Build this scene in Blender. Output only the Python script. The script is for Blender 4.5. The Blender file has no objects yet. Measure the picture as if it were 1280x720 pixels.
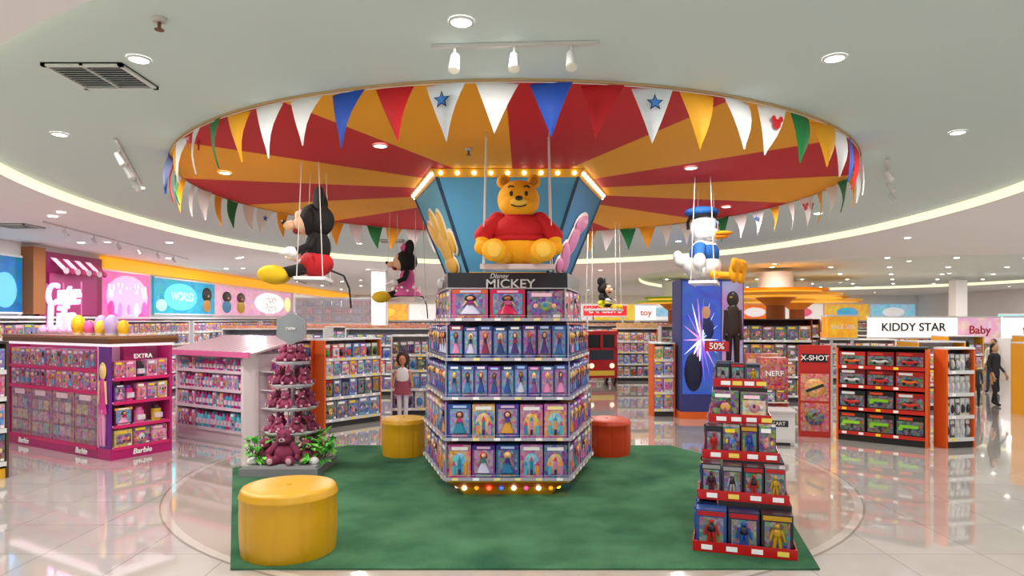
import bpy, bmesh, math, random
from mathutils import Matrix, Vector
R = random.Random(7)
pi = math.pi
scene = bpy.context.scene
try:
    scene.view_settings.view_transform = 'Standard'
except Exception: pass

def lin(v):
    return v/12.92 if v <= 0.04045 else ((v+0.055)/1.055)**2.4
def C(h):
    if not isinstance(h, str): return h
    h = h.lstrip('#')
    return tuple(lin(int(h[i:i+2], 16)/255) for i in (0, 2, 4))

# ------------------------------------------------------------------ materials
def new_mat(name):
    m = bpy.data.materials.new(name); m.use_nodes = True
    nt = m.node_tree; b = nt.nodes['Principled BSDF']
    return m, nt, b
def attr_mat(name, rough=0.6, emit=0.0, metal=0.0, vor=0.0, vscale=20, bump=0.0, bscale=120, coat=0.0, noise=False):
    m, nt, b = new_mat(name)
    a = nt.nodes.new('ShaderNodeAttribute'); a.attribute_name = 'Col'
    out = a.outputs['Color']
    tc = nt.nodes.new('ShaderNodeTexCoord')
    if vor > 0:
        if noise:
            v = nt.nodes.new('ShaderNodeTexNoise'); v.inputs['Detail'].default_value = 4; v.inputs['Distortion'].default_value = 1.2
        else:
            v = nt.nodes.new('ShaderNodeTexVoronoi')
        v.inputs['Scale'].default_value = vscale
        nt.links.new(tc.outputs['Object'], v.inputs['Vector'])
        mx = nt.nodes.new('ShaderNodeMix'); mx.data_type = 'RGBA'
        if noise: mx.blend_type = 'OVERLAY'
        mx.inputs[0].default_value = vor
        nt.links.new(out, mx.inputs[6]); nt.links.new(v.outputs['Color'], mx.inputs[7])
        out = mx.outputs[2]
    nt.links.new(out, b.inputs['Base Color'])
    b.inputs['Roughness'].default_value = rough
    b.inputs['Metallic'].default_value = metal
    b.inputs['Coat Weight'].default_value = coat
    if emit > 0:
        nt.links.new(out, b.inputs['Emission Color'])
        b.inputs['Emission Strength'].default_value = emit
    if bump > 0:
        n = nt.nodes.new('ShaderNodeTexNoise'); n.inputs['Scale'].default_value = bscale
        nt.links.new(tc.outputs['Object'], n.inputs['Vector'])
        bp = nt.nodes.new('ShaderNodeBump'); bp.inputs['Strength'].default_value = bump
        bp.inputs['Distance'].default_value = 0.01
        nt.links.new(n.outputs['Fac'], bp.inputs['Height'])
        nt.links.new(bp.outputs['Normal'], b.inputs['Normal'])
    return m
MATTE, GLOSS, EMIT, PRINT, CLOTH, METAL, GLOWP, LAMP, CARP = range(9)
MATS = [attr_mat('painted_matte', 0.65), attr_mat('glossy_plastic', 0.28), attr_mat('backlit_panel', 0.5, emit=0.75),
        attr_mat('printed_card', 0.3, vor=0.30, vscale=28), attr_mat('plush_cloth', 0.85, bump=0.5, bscale=90),
        attr_mat('brushed_metal', 0.3, metal=0.8), attr_mat('printed_backlit', 0.4, vor=0.8, vscale=2.2, emit=0.45, noise=True),
        attr_mat('lamp_lens', 0.4, emit=9.0), attr_mat('vinyl_leather', 0.34, bump=0.6, bscale=9)]

class MB:
    def __init__(s):
        s.v = []; s.f = []; s.c = []; s.m = []; s.s = []; s.M = [Matrix.Identity(4)]
    def push(s, M): s.M.append(s.M[-1] @ M)
    def pop(s): s.M.pop()
    def add(s, vs, fs, col, mat=0, smooth=False):
        col = C(col); M = s.M[-1]; o = len(s.v)
        s.v += [tuple(M @ Vector(p)) for p in vs]
        for f in fs:
            s.f.append([o+i for i in f]); s.c.append(col); s.m.append(mat); s.s.append(smooth)
    def box(s, c, sz, col, mat=0, rot=None):
        x, y, z = [k/2 for k in sz]
        vs = [(-x,-y,-z),(x,-y,-z),(x,y,-z),(-x,y,-z),(-x,-y,z),(x,-y,z),(x,y,z),(-x,y,z)]
        fs = [(0,3,2,1),(4,5,6,7),(0,1,5,4),(1,2,6,5),(2,3,7,6),(3,0,4,7)]
        T = Matrix.Translation(c)
        if rot is not None: T = T @ rot
        s.push(T); s.add(vs, fs, col, mat); s.pop()
    def b3(s, x0, x1, y0, y1, z0, z1, col, mat=0):
        s.box(((x0+x1)/2, (y0+y1)/2, (z0+z1)/2), (x1-x0, y1-y0, z1-z0), col, mat)
    def loft(s, pa, za, pb, zb, col, mat=0, cap=True, smooth=False, capcol=None):
        n = len(pa)
        vs = [(p[0], p[1], za) for p in pa] + [(p[0], p[1], zb) for p in pb]
        s.add(vs, [(i, (i+1) % n, n+(i+1) % n, n+i) for i in range(n)], col, mat, smooth)
        if cap:
            s.add(vs, [tuple(range(n-1, -1, -1)), tuple(range(n, 2*n))], capcol or col, mat)
    def cyl(s, c, r1, r2, h, n, col, mat=0, smooth=True, sy=1.0, rot=None):
        T = Matrix.Translation(c)
        if rot is not None: T = T @ rot
        s.push(T)
        pa = [(r1*math.cos(2*pi*i/n), sy*r1*math.sin(2*pi*i/n)) for i in range(n)]
        pb = [(r2*math.cos(2*pi*i/n), sy*r2*math.sin(2*pi*i/n)) for i in range(n)]
        s.loft(pa, 0, pb, h, col, mat, smooth=smooth); s.pop()
    def tube(s, p0, p1, r0, r1=None, n=8, col='#000000', mat=0):
        p0 = Vector(p0); p1 = Vector(p1); d = p1-p0
        if d.length < 1e-6: return
        q = Vector((0,0,1)).rotation_difference(d.normalized()).to_matrix().to_4x4()
        s.cyl(p0, r0, r0 if r1 is None else r1, d.length, n, col, mat, rot=q)
    def path(s, pts, r, col, mat=0, n=6):
        for a, b in zip(pts[:-1], pts[1:]): s.tube(a, b, r, r, n, col, mat)
    def ell(s, c, r, col, mat=0, seg=14, ring=9, rot=None):
        if not hasattr(r, '__len__'): r = (r, r, r)
        vs = [(0,0,-r[2])]
        for j in range(1, ring):
            a = -pi/2+pi*j/ring
            for i in range(seg):
                b = 2*pi*i/seg
                vs.append((r[0]*math.cos(a)*math.cos(b), r[1]*math.cos(a)*math.sin(b), r[2]*math.sin(a)))
        vs.append((0,0,r[2])); fs = []
        for i in range(seg):
            fs.append((0, 1+(i+1) % seg, 1+i))
            fs.append((len(vs)-1, 1+(ring-2)*seg+i, 1+(ring-2)*seg+(i+1) % seg))
        for j in range(ring-2):
            for i in range(seg):
                a = 1+j*seg+i; b = 1+j*seg+(i+1) % seg
                fs.append((a, b, b+seg, a+seg))
        T = Matrix.Translation(c)
        if rot is not None: T = T @ rot
        s.push(T); s.add(vs, fs, col, mat, True); s.pop()
    def revolve(s, prof, n, col, mat=0, rf=None):
        vs = []
        for (r, z) in prof:
            for i in range(n):
                k = rf(i, z) if rf else 1
                vs.append((r*k*math.cos(2*pi*i/n), r*k*math.sin(2*pi*i/n), z))
        fs = []
        for j in range(len(prof)-1):
            for i in range(n):
                a = j*n+i; b = j*n+(i+1) % n
                fs.append((a, b, b+n, a+n))
        fs.append(tuple(range((len(prof)-1)*n, len(prof)*n)))
        s.add(vs, fs, col, mat, True)
    def build(s, name, loc=(0,0,0), rz=0, parent=None, mats=None):
        me = bpy.data.meshes.new(name)
        me.from_pydata(s.v, [], s.f); me.update()
        ca = me.color_attributes.new('Col', 'FLOAT_COLOR', 'CORNER')
        arr = []
        for p, c in zip(me.polygons, s.c):
            arr += [c[0], c[1], c[2], 1.0]*p.loop_total
        ca.data.foreach_set('color', arr)
        used = sorted(set(s.m)); mp = {k: i for i, k in enumerate(used)}
        for k in used: me.materials.append((mats or MATS)[k])
        me.polygons.foreach_set('material_index', [mp[k] for k in s.m])
        me.polygons.foreach_set('use_smooth', s.s)
        me.update()
        o = bpy.data.objects.new(name, me); scene.collection.objects.link(o)
        o.location = loc; o.rotation_euler = (0, 0, rz)
        if parent: o.parent = parent
        return o
def T(x, y, z=0): return Matrix.Translation((x, y, z))
def RX(a): return Matrix.Rotation(a, 4, 'X')
def RY(a): return Matrix.Rotation(a, 4, 'Y')
def RZ(a): return Matrix.Rotation(a, 4, 'Z')
def copy_obj(o, loc, rz=None):
    n = o.copy(); scene.collection.objects.link(n); n.location = loc
    if rz is not None: n.rotation_euler = (0, 0, rz)
    return n
def flat_mat(name, col, rough=0.5, emit=0):
    m, nt, b = new_mat(name); c = C(col)
    rgb = nt.nodes.new('ShaderNodeRGB'); rgb.outputs[0].default_value = (*c, 1)
    nt.links.new(rgb.outputs[0], b.inputs['Base Color']); b.inputs['Roughness'].default_value = rough
    if emit:
        nt.links.new(rgb.outputs[0], b.inputs['Emission Color']); b.inputs['Emission Strength'].default_value = emit
    return m
_tm = {}
def text(body, size, loc, col, parent, rz=0, emit=0.0, ext=0.006, sx=1.0, name='lettering', shear=0, tilt=pi/2):
    cu = bpy.data.curves.new(name, 'FONT'); cu.body = body; cu.size = size; cu.extrude = ext
    cu.align_x = 'CENTER'; cu.align_y = 'CENTER'; cu.shear = shear; cu.offset = size*0.012
    o = bpy.data.objects.new(name, cu); scene.collection.objects.link(o)
    k = (col, emit)
    if k not in _tm: _tm[k] = flat_mat('letter_paint', col, 0.4, emit)
    cu.materials.append(_tm[k])
    o.location = loc; o.rotation_euler = (tilt, 0, rz); o.scale = (sx, 1, 1)
    if parent: o.parent = parent
    return o

# ------------------------------------------------------------------ room shell
CX, CY = 0.03, 8.7
ZT, ZO = 3.71, 3.585
def floor_mat():
    m, nt, b = new_mat('polished_tile')
    tc = nt.nodes.new('ShaderNodeTexCoord'); br = nt.nodes.new('ShaderNodeTexBrick')
    br.offset = 0.0; br.inputs['Scale'].default_value = 1.0
    br.inputs['Mortar Size'].default_value = 0.004; br.inputs['Brick Width'].default_value = 0.8; br.inputs['Row Height'].default_value = 0.8
    br.inputs['Color1'].default_value = (*C('#bcb8b2'), 1); br.inputs['Color2'].default_value = (*C('#c3bfb9'), 1)
    br.inputs['Mortar'].default_value = (*C('#8f8a84'), 1)
    nt.links.new(tc.outputs['Object'], br.inputs['Vector'])
    n = nt.nodes.new('ShaderNodeTexNoise'); n.inputs['Scale'].default_value = 2.0; n.inputs['Detail'].default_value = 5
    nt.links.new(tc.outputs['Object'], n.inputs['Vector'])
    mx = nt.nodes.new('ShaderNodeMix'); mx.data_type = 'RGBA'; mx.blend_type = 'OVERLAY'; mx.inputs[0].default_value = 0.15
    nt.links.new(br.outputs['Color'], mx.inputs[6]); nt.links.new(n.outputs['Fac'], mx.inputs[7])
    nt.links.new(mx.outputs[2], b.inputs['Base Color'])
    b.inputs['Roughness'].default_value = 0.08; b.inputs['Coat Weight'].default_value = 1.0; b.inputs['Coat Roughness'].default_value = 0.03
    return m
def plane(name, pts, mat):
    me = bpy.data.meshes.new(name); me.from_pydata(pts, [], [tuple(range(len(pts)))]); me.update()
    me.materials.append(mat); o = bpy.data.objects.new(name, me); scene.collection.objects.link(o); return o
X0, X1, Y0, Y1 = -10.0, 26.0, -3.0, 42.0
plane('floor', [(X0,Y0,0),(X1,Y0,0),(X1,Y1,0),(X0,Y1,0)], floor_mat())
wallm = flat_mat('wall_paint', '#efe9e4', 0.8)
plane('wall_left', [(X0,Y0,0),(X0,Y1,0),(X0,Y1,4),(X0,Y0,4)], wallm)
plane('wall_back', [(X0,Y1,0),(X1,Y1,0),(X1,Y1,4),(X0,Y1,4)], wallm)
plane('wall_right', [(X1,Y0,0),(X1,Y1,0),(X1,Y1,4),(X1,Y0,4)], wallm)

def spline(pts, k=12):
    out = []; n = len(pts)
    for i in range(n):
        p0, p1, p2, p3 = [Vector(pts[(i+j-1) % n]) for j in range(4)]
        for t in range(k):
            t /= k
            out.append(0.5*((2*p1)+(p2-p0)*t+(2*p0-5*p1+4*p2-p3)*t*t+(3*p1-p0-3*p2+p3)*t**3))
    return [(p.x, p.y) for p in out]
tray1 = spline([(-1.2,2.9),(-3.05,3.85),(-4.6,5.3),(-5.65,7.4),(-6.15,10.3),(-5.95,13.8),(-4.8,16.6),(-2.4,18.4),(0.3,18.8),(3.0,18.0),(5.2,16.0),(6.3,13.2),(6.55,10.4),(6.2,7.7),(5.1,5.2),(3.4,3.3),(1.2,2.6)])
tray2 = spline([(4.7,24),(5.3,20.5),(7.2,18),(10,16.4),(14,15.6),(18,16.5),(21.5,20),(22,26),(20,32),(15,35.5),(10,35),(6.3,30)])
def curve_fill(name, loops, z, mat):
    cu = bpy.data.curves.new(name+'_c', 'CURVE'); cu.dimensions = '2D'; cu.fill_mode = 'BOTH'
    for lp in loops:
        s = cu.splines.new('POLY'); s.points.add(len(lp)-1)
        for i, p in enumerate(lp): s.points[i].co = (p[0], p[1], 0, 1)
        s.use_cyclic_u = True
    o = bpy.data.objects.new(name+'_tmp', cu); scene.collection.objects.link(o)
    bpy.context.view_layer.update()
    me = bpy.data.meshes.new_from_object(o.evaluated_get(bpy.context.evaluated_depsgraph_get()))
    bpy.data.objects.remove(o)
    me.name = name; me.materials.clear(); me.materials.append(mat)
    ob = bpy.data.objects.new(name, me); ob.location = (0, 0, z); scene.collection.objects.link(ob); return ob
ceil_out = flat_mat('ceiling_paint_warm', '#f2eeec', 0.8)
ceil_in = flat_mat('ceiling_paint_sage', '#cfdcd9', 0.8)
curve_fill('ceiling', [[(X0,Y0),(X1,Y0),(X1,Y1),(X0,Y1)], tray1, tray2], ZO, ceil_out)
curve_fill('ceiling_tray', [tray1], ZT, ceil_in)
curve_fill('ceiling_tray', [tray2], ZT, flat_mat('ceiling_paint_pale', '#e0e6e0', 0.8))
covem = flat_mat('cove_led_glow', '#f4f3cc', 0.6, 0.95)
for lp in (tray1, tray2):
    mb = MB(); n = len(lp)
    vs = [(p[0], p[1], ZO) for p in lp]+[(p[0], p[1], ZT) for p in lp]
    mb.add(vs, [(i, (i+1) % n, n+(i+1) % n, n+i) for i in range(n)], '#ffffff', 0, True)
    o = mb.build('trim_cove_light'); o.data.materials.clear(); o.data.materials.append(covem)

# sunburst canopy disc
mb = MB(); RR = 4.06; NS = 14
for k in range(NS):
    a0 = 2*pi*k/NS-.02; vs = [(0,0,0)]
    for j in range(13):
        a = a0+2*pi/NS*j/12; vs.append((RR*math.sin(a), -RR*math.cos(a), 0))
    mb.add(vs, [tuple(range(14))], '#cc0c18' if k % 2 == 0 else '#fbaa08', 0)
for i in range(96):
    a0, a1 = 2*pi*i/96, 2*pi*(i+1)/96
    vs = []
    for a in (a0, a1):
        for r, z in ((RR, 0.009), (RR, -0.008), (RR+0.006, -0.008), (RR+0.006, 0.009)):
            vs.append((r*math.sin(a), -r*math.cos(a), z))
    mb.add(vs, [(0,1,5,4),(1,2,6,5),(2,3,7,6)], '#c8a878')
mb.build('ceiling_sunburst_panel', (CX, CY, ZT-0.01))

# bunting
mb = MB()
seqf = {-12:'r',-11:'b',-10:'y',-9:'w',-8:'m',-7:'g',-6:'y',-5:'w',-4:'w',-3:'b',-2:'r',-1:'s',0:'w',1:'b',2:'r',3:'s',4:'y',5:'w',6:'m',7:'g',8:'y',9:'w',10:'b',11:'r'}
back = 'wygwymwyswgyw'
FC = {'r':'#c80e1a','b':'#1c50b8','y':'#f4aa12','w':'#eceaea','g':'#107a3a','m':'#eeeaea','s':'#e6eaee'}
NF = 67; rf = RR-0.01
for i in range(NF):
    k = i if i <= NF//2 else i-NF
    ty = seqf.get(k, back[i % len(back)])
    th = math.radians(5.37*k-1.9)
    jit = R.uniform(-0.02, 0.02); W = 0.31; H = 0.39+R.uniform(-0.02, 0.03)
    mb.push(RZ(th) @ T(0, -rf, 0) @ RZ(R.uniform(-.25, .25)) @ RX(R.uniform(-.15, .15)))
    n = 5; vs = []
    for j in range(n+1):
        t = j/n; w = W/2*(1-t)
        for s_ in (-1, -.33, .33, 1):
            vs.append((s_*w+jit*t*3, -0.03*math.sin(pi*t)*(1+0.5*s_)+0.02*abs(s_), -H*t))
    fs = [(j*4+a, j*4+a+1, j*4+a+5, j*4+a+4) for j in range(n) for a in range(3)]
    mb.add(vs, fs, FC[ty], 0, True)
    if ty == 's':
        for dy, sc, cc in ((-0.05, 0.066, '#10204a'), (-0.054, 0.048, '#3f86d8'), (0.035, 0.055, '#2a62b8')):
            p = []
            for q in range(10):
                r = sc if q % 2 == 0 else sc*0.42
                p.append((r*math.sin(q*pi/5), dy, -0.13+r*math.cos(q*pi/5)))
            p.append((0, dy, -0.13))
            mb.add(p, [(q, (q+1) % 10, 10) for q in range(10)], cc)
    if ty == 'm':
        for dy in (-0.05, 0.035):
            for (x, z, r) in ((0, -.14, .04), (-.038, -.1, .024), (.038, -.1, .024)):
                p = [(x+r*math.cos(q*pi/8), dy, z+r*math.sin(q*pi/8)) for q in range(16)]
                mb.add(p, [tuple(range(16))], '#c81420')
    mb.pop()
for i in range(NF*2):
    a0 = 2*pi*i/(NF*2); a1 = 2*pi*(i+1)/(NF*2)
    mb.tube((rf*math.sin(a0), -rf*math.cos(a0), 0), (rf*math.sin(a1), -rf*math.cos(a1), 0), 0.005, 0.005, 5, '#e8e0d0')
mb.build('bunting_flags', (CX, CY, ZT-0.022))

# floor inlay circle and carpet
mb = MB()
for r0, r1, c, z in ((0, 4.12, '#b5aa9d', .002), (4.12, 4.2, '#cac2b8', .003), (4.2, 4.22, '#a0968a', .003)):
    n = 96
    if r0 == 0: mb.add([(r1*math.cos(2*pi*i/n), r1*math.sin(2*pi*i/n), z) for i in range(n)], [tuple(range(n))], c, 0)
    else:
        vs = [(r*math.cos(2*pi*i/n), r*math.sin(2*pi*i/n), z) for r in (r0, r1) for i in range(n)]
        mb.add(vs, [(i, (i+1) % n, n+(i+1) % n, n+i) for i in range(n)], c, 0)
tilem = attr_mat('inlay_tile', 0.08, coat=0.9)
mb.build('floor_inlay_circle', (0, 8.9, 0), mats=[tilem])
m, nt, b = new_mat('green_turf_carpet')
tc = nt.nodes.new('ShaderNodeTexCoord'); n1 = nt.nodes.new('ShaderNodeTexNoise'); n1.inputs['Scale'].default_value = 120
n2 = nt.nodes.new('ShaderNodeTexNoise'); n2.inputs['Scale'].default_value = 1.6; n2.inputs['Detail'].default_value = 8
cr = nt.nodes.new('ShaderNodeValToRGB'); cr.color_ramp.elements[0].color = (*C('#26503a'), 1); cr.color_ramp.elements[1].color = (*C('#52805c'), 1)
cr.color_ramp.elements[0].position = .36; cr.color_ramp.elements[1].position = .64
add = nt.nodes.new('ShaderNodeMath'); add.operation = 'MULTIPLY_ADD'; add.inputs[1].default_value = .45
nt.links.new(tc.outputs['Object'], n1.inputs['Vector']); nt.links.new(tc.outputs['Object'], n2.inputs['Vector'])
nt.links.new(n1.outputs['Fac'], add.inputs[0])
sc2 = nt.nodes.new('ShaderNodeMath'); sc2.operation = 'MULTIPLY'; sc2.inputs[1].default_value = .55
nt.links.new(n2.outputs['Fac'], sc2.inputs[0]); nt.links.new(sc2.outputs[0], add.inputs[2])
nt.links.new(add.outputs[0], cr.inputs[0]); nt.links.new(cr.outputs[0], b.inputs['Base Color'])
b.inputs['Roughness'].default_value = 1.0; b.inputs['Specular IOR Level'].default_value = .1
bp = nt.nodes.new('ShaderNodeBump'); bp.inputs['Strength'].default_value = .6; bp.inputs['Distance'].default_value = .01
nt.links.new(n1.outputs['Fac'], bp.inputs['Height']); nt.links.new(bp.outputs['Normal'], b.inputs['Normal'])
mb = MB()
cp = [(-2.25,5.24),(2.46,5.24),(3.3,8.7),(2.5,10.4),(-2.6,10.4),(-3.75,8.8)]
mb.loft(cp, 0.004, cp, 0.016, '#ffffff', 0)
o = mb.build('green_carpet'); o.data.materials.clear(); o.data.materials.append(m)
CZ = 0.016

# ------------------------------------------------------------------ products
PINK = ['#d83080','#e070a8','#b81860','#e898c0','#7a3094','#e05090']
BLUE = ['#2a62b0','#4484c8','#5a3a9a','#1c3878','#6aa0d0','#4a3a8a']
MIXD = ['#b83078','#3070b8','#d88820','#7040a0','#2a8a84','#c84450','#d890b8','#3a5cb0']
DARK = ['#14141c','#20202a','#34101a','#101c33','#2a2624','#480e16']
REDB = ['#a81018','#141418','#c83418','#780c14','#1c1c20','#d89018']
BRITE = ['#d83c24','#e0a018','#2484c0','#3c9c3c','#d8d8d8','#d04488','#7040a8']
SKIN = ['#e8b890','#d89c70','#a8683c']
HAIR = ['#e8c050','#5a2c10','#180e0a','#b84414','#ecd898']
def prod(mb, w, h, d, kind, pal):
    c = R.choice(pal); c2 = R.choice(pal); y = -0.003
    if kind == 'doll':
        mb.b3(-w/2, w/2, 0, d, 0, h, c, GLOSS)
        mb.b3(-w*.42, w*.42, -.004, 0, h*.14, h*.86, R.choice(['#4a64b0','#3a80b8','#8a4c98','#43388c','#6888c0','#a868a0']), PRINT)
        dc = R.choice(pal+['#c8c8e4','#48a8d8','#e088b8'])
        mb.cyl((0, -.008, h*.16), w*.3, w*.08, h*.34, 8, dc, GLOSS, sy=.3)
        mb.b3(-w*.09, w*.09, -.03, -.005, h*.48, h*.62, R.choice(pal), GLOSS)
        for s_ in (-1, 1): mb.tube((s_*w*.1, -.018, h*.6), (s_*w*.22, -.016, h*.42), w*.03, w*.025, 5, R.choice(SKIN))
        hc = R.choice(HAIR)
        mb.ell((0, -.012, h*.69), (w*.17, .016, h*.12), hc, 0, 8, 5)
        mb.ell((0, -.028, h*.70), (w*.10, .014, h*.07), R.choice(SKIN), 0, 8, 5)
        mb.b3(-w*.5, w*.5, -.006, 0, h*.87, h, c2, GLOSS)
        mb.b3(-w*.3, w*.3, -.009, -.006, h*.9, h*.97, R.choice(['#f0f0f0','#e0b8d8','#b0c8f0']), MATTE)
        mb.b3(-w*.35, w*.35, -.009, -.004, h*.03, h*.11, R.choice(pal), PRINT)
    elif kind == 'box':
        mb.b3(-w/2, w/2, 0, d, 0, h, c, PRINT)
        mb.b3(-w*.42, w*.42, y, 0, h*.18, h*.74, R.choice(pal+pal+['#d8c090','#80a8d0']), PRINT)
        mb.ell((R.uniform(-.12, .12)*w, -.004, h*.44), (w*.2, .008, h*.18), R.choice(BRITE), PRINT, 10, 5)
        for q in range(3):
            x = (-.26+.26*q)*w; mb.ell((x, -.006, h*R.uniform(.34, .6)), (w*.07, .008, h*.09), R.choice(SKIN+BRITE+HAIR), 0, 8, 5)
        mb.b3(-w*.38, w*.2, -.006, 0, h*.8, h*.93, R.choice(['#f4f4f4','#f0d030','#f8d0e4']), MATTE)
        mb.b3(w*.24, w*.44, -.006, 0, h*.05, h*.14, '#f0f0f0', MATTE)
    elif kind == 'castle':
        mb.b3(-w/2, w/2, 0, d, 0, h, c, PRINT)
        mb.b3(-w*.45, w*.45, y, 0, h*.06, h*.8, R.choice(['#1c78a8','#b84488','#4c2c90','#e08820']), PRINT)
        mb.ell((0, -.004, h*.42), (w*.36, .006, h*.33), R.choice(['#f0b030','#e89848','#58b8d8']), PRINT, 14, 6)
        for s_ in (-.26, 0, .26):
            hh = h*(.42 if s_ == 0 else .28); mb.b3(w*s_-w*.07, w*s_+w*.07, -.02, 0, h*.1, h*.1+hh, R.choice(['#4cb0c8','#e0903c','#c880b8','#2c80b0']), GLOSS)
            mb.cyl((w*s_, -.01, h*.1+hh), w*.09, .002, h*.14, 8, R.choice(['#c82860','#2c88b0','#e0901c']), GLOSS, sy=.4)
        mb.b3(-w*.06, w*.06, -.024, -.02, h*.1, h*.26, '#402060', MATTE)
        mb.b3(-w*.36, w*.36, -.006, 0, h*.84, h*.94, R.choice(['#f4e8a0','#f0f0f0']), MATTE)
    elif kind == 'figure':
        mb.b3(-w/2, w/2, 0, d, 0, h, c, GLOSS)
        mb.b3(-w*.4, w*.4, -.004, 0, h*.1, h*.8, R.choice(['#3a4860','#2a2a38','#505c6c','#1c1c28']), PRINT)
        fc = R.choice(['#b01818','#1c48a0','#b89018','#707078','#989898','#501010','#2888a8'])
        for s_ in (-1, 1):
            mb.tube((s_*w*.1, -.012, h*.14), (s_*w*.05, -.014, h*.42), w*.06, w*.07, 6, fc, GLOSS)
            mb.tube((s_*w*.24, -.014, h*.32), (s_*w*.13, -.014, h*.6), w*.04, w*.06, 6, fc, GLOSS)
        mb.ell((0, -.014, h*.52), (w*.15, .018, h*.13), R.choice([fc, '#202028']), GLOSS, 8, 5)
        mb.ell((0, -.018, h*.71), (w*.09, .016, h*.065), fc, GLOSS, 8, 5)
        mb.b3(-w*.45, w*.45, -.006, 0, h*.84, h*.96, R.choice(['#b01018','#909090','#c09018','#202028']), MATTE)
    elif kind == 'car':
        mb.b3(-w/2, w/2, 0, d, 0, h, c, GLOSS)
        mb.b3(-w*.46, w*.46, -.004, 0, h*.1, h*.72, R.choice(['#202028','#2c2c34','#4a1418']), PRINT)
        cc = R.choice(['#c01810','#c82818','#d86010','#c8c8c8','#c01810'])
        mb.ell((0, -.012, h*.36), (w*.34, .02, h*.13), cc, GLOSS, 10, 5)
        mb.ell((-.03*w, -.012, h*.47), (w*.18, .018, h*.1), '#181820', GLOSS, 10, 5)
        for s_ in (-.2, .2): mb.ell((s_*w, -.03, h*.26), (h*.1, .01, h*.1), '#101010', 0, 8, 5)
        mb.b3(-w*.4, w*.1, -.006, 0, h*.78, h*.93, R.choice(['#e8e8e8','#e8c018','#d02818']), MATTE)
    elif kind == 'gun':
        mb.b3(-w/2, w/2, 0, d, 0, h, c, GLOSS)
        mb.b3(-w*.46, w*.46, -.004, 0, h*.08, h*.75, R.choice(['#181818','#20281c']), PRINT)
        g = R.choice(['#80c820','#98d830','#e07018'])
        mb.b3(-w*.36, w*.3, -.03, -.004, h*.42, h*.56, g, GLOSS); mb.b3(-w*.4, -w*.25, -.028, -.004, h*.3, h*.46, g, GLOSS)
        mb.box((0, -.016, h*.33), (w*.09, .022, h*.22), '#303030', GLOSS, RY(.2)); mb.tube((w*.28, -.016, h*.5), (w*.42, -.016, h*.5), h*.03, h*.03, 6, '#d85010', GLOSS)
        mb.b3(-w*.4, w*.1, -.006, 0, h*.8, h*.93, '#e04818', MATTE)
    elif kind == 'bottle':
        r = min(w, d)*.42
        mb.cyl((0, r+.01, 0), r, r, h*.75, 10, c, GLOSS); mb.cyl((0, r+.01, h*.75), r*.7, r*.6, h*.18, 10, c2, GLOSS)
        mb.b3(-r*.8, r*.8, 0, r, h*.2, h*.5, '#f0d8e8', PRINT)
    else:
        mb.b3(-w*.47, w*.47, d*.3, d*.3+.01, 0, h, c, PRINT)
        mb.ell((0, d*.28, h*.38), (w*.3, .04, h*.26), c2, GLOSS, 8, 5)
        mb.b3(-w*.4, w*.4, d*.29, d*.3, h*.75, h*.95, '#e4e4e4', MATTE)
def row(mb, a, b, z, iw, h, d, kind, pal, inset=.02, fill=.94, hj=.06):
    ax, ay = a; bx, by = b
    L = math.hypot(bx-ax, by-ay); ang = math.atan2(by-ay, bx-ax)
    n = max(1, int((L+.02)/iw)); st = L/n
    for i in range(n):
        mb.push(T(ax, ay, z) @ RZ(ang) @ T(st*(i+.5), inset, 0))
        k = kind if isinstance(kind, str) else R.choice(kind)
        prod(mb, st*fill, h*(1-R.uniform(0, hj)), d, k, pal); mb.pop()

def gondola(name, loc, deg, L, H, depth, rows, frame='#dcdada', lip='#d8d8d8', kick='#2a2a2c', endc=None, both=False, header=None, backc='#c4c4c4'):
    mb = MB()
    mb.b3(0, L, .02, depth, 0, .12, kick); mb.b3(0, L, depth*.5-.02 if both else depth-.03, depth*.5+.02 if both else depth, .12, H, backc)
    e = endc or frame
    mb.b3(-.03, 0, 0, depth, 0, H, e, MATTE); mb.b3(L, L+.03, 0, depth, 0, H, e, MATTE)
    dd = depth*.5-.03 if both else depth-.04
    for z, iw, h, kind, pal in rows:
        mb.b3(0, L, 0, dd, z-.03, z, frame); mb.b3(0, L, -.012, 0, z-.045, z+.012, lip, GLOSS)
        nt_ = int(L/.25)
        for q in range(nt_): mb.b3(q*.25+.06, q*.25+.13, -.015, -.012, z-.035, z+.005, R.choice(['#ffffff','#f8e020','#ffffff']))
        row(mb, (0, 0), (L, 0), z, iw, h, min(.18, dd-.05), kind, pal)
        if both:
            mb.b3(0, L, depth-dd, depth, z-.03, z, frame); mb.b3(0, L, depth, depth+.012, z-.045, z+.012, lip, GLOSS)
            row(mb, (L, depth), (0, depth), z, iw*1.3, h, min(.18, dd-.05), kind, pal)
    mb.b3(-.03, L+.03, 0, depth, H, H+.03, frame)
    if header:
        mb.b3(-.03, L+.03, 0, .03, H+.03, H+.03+header[1], header[0], PRINT if len(header) < 3 else GLOWP)
    return mb.build(name, (loc[0], loc[1], 0), math.radians(deg))

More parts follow.
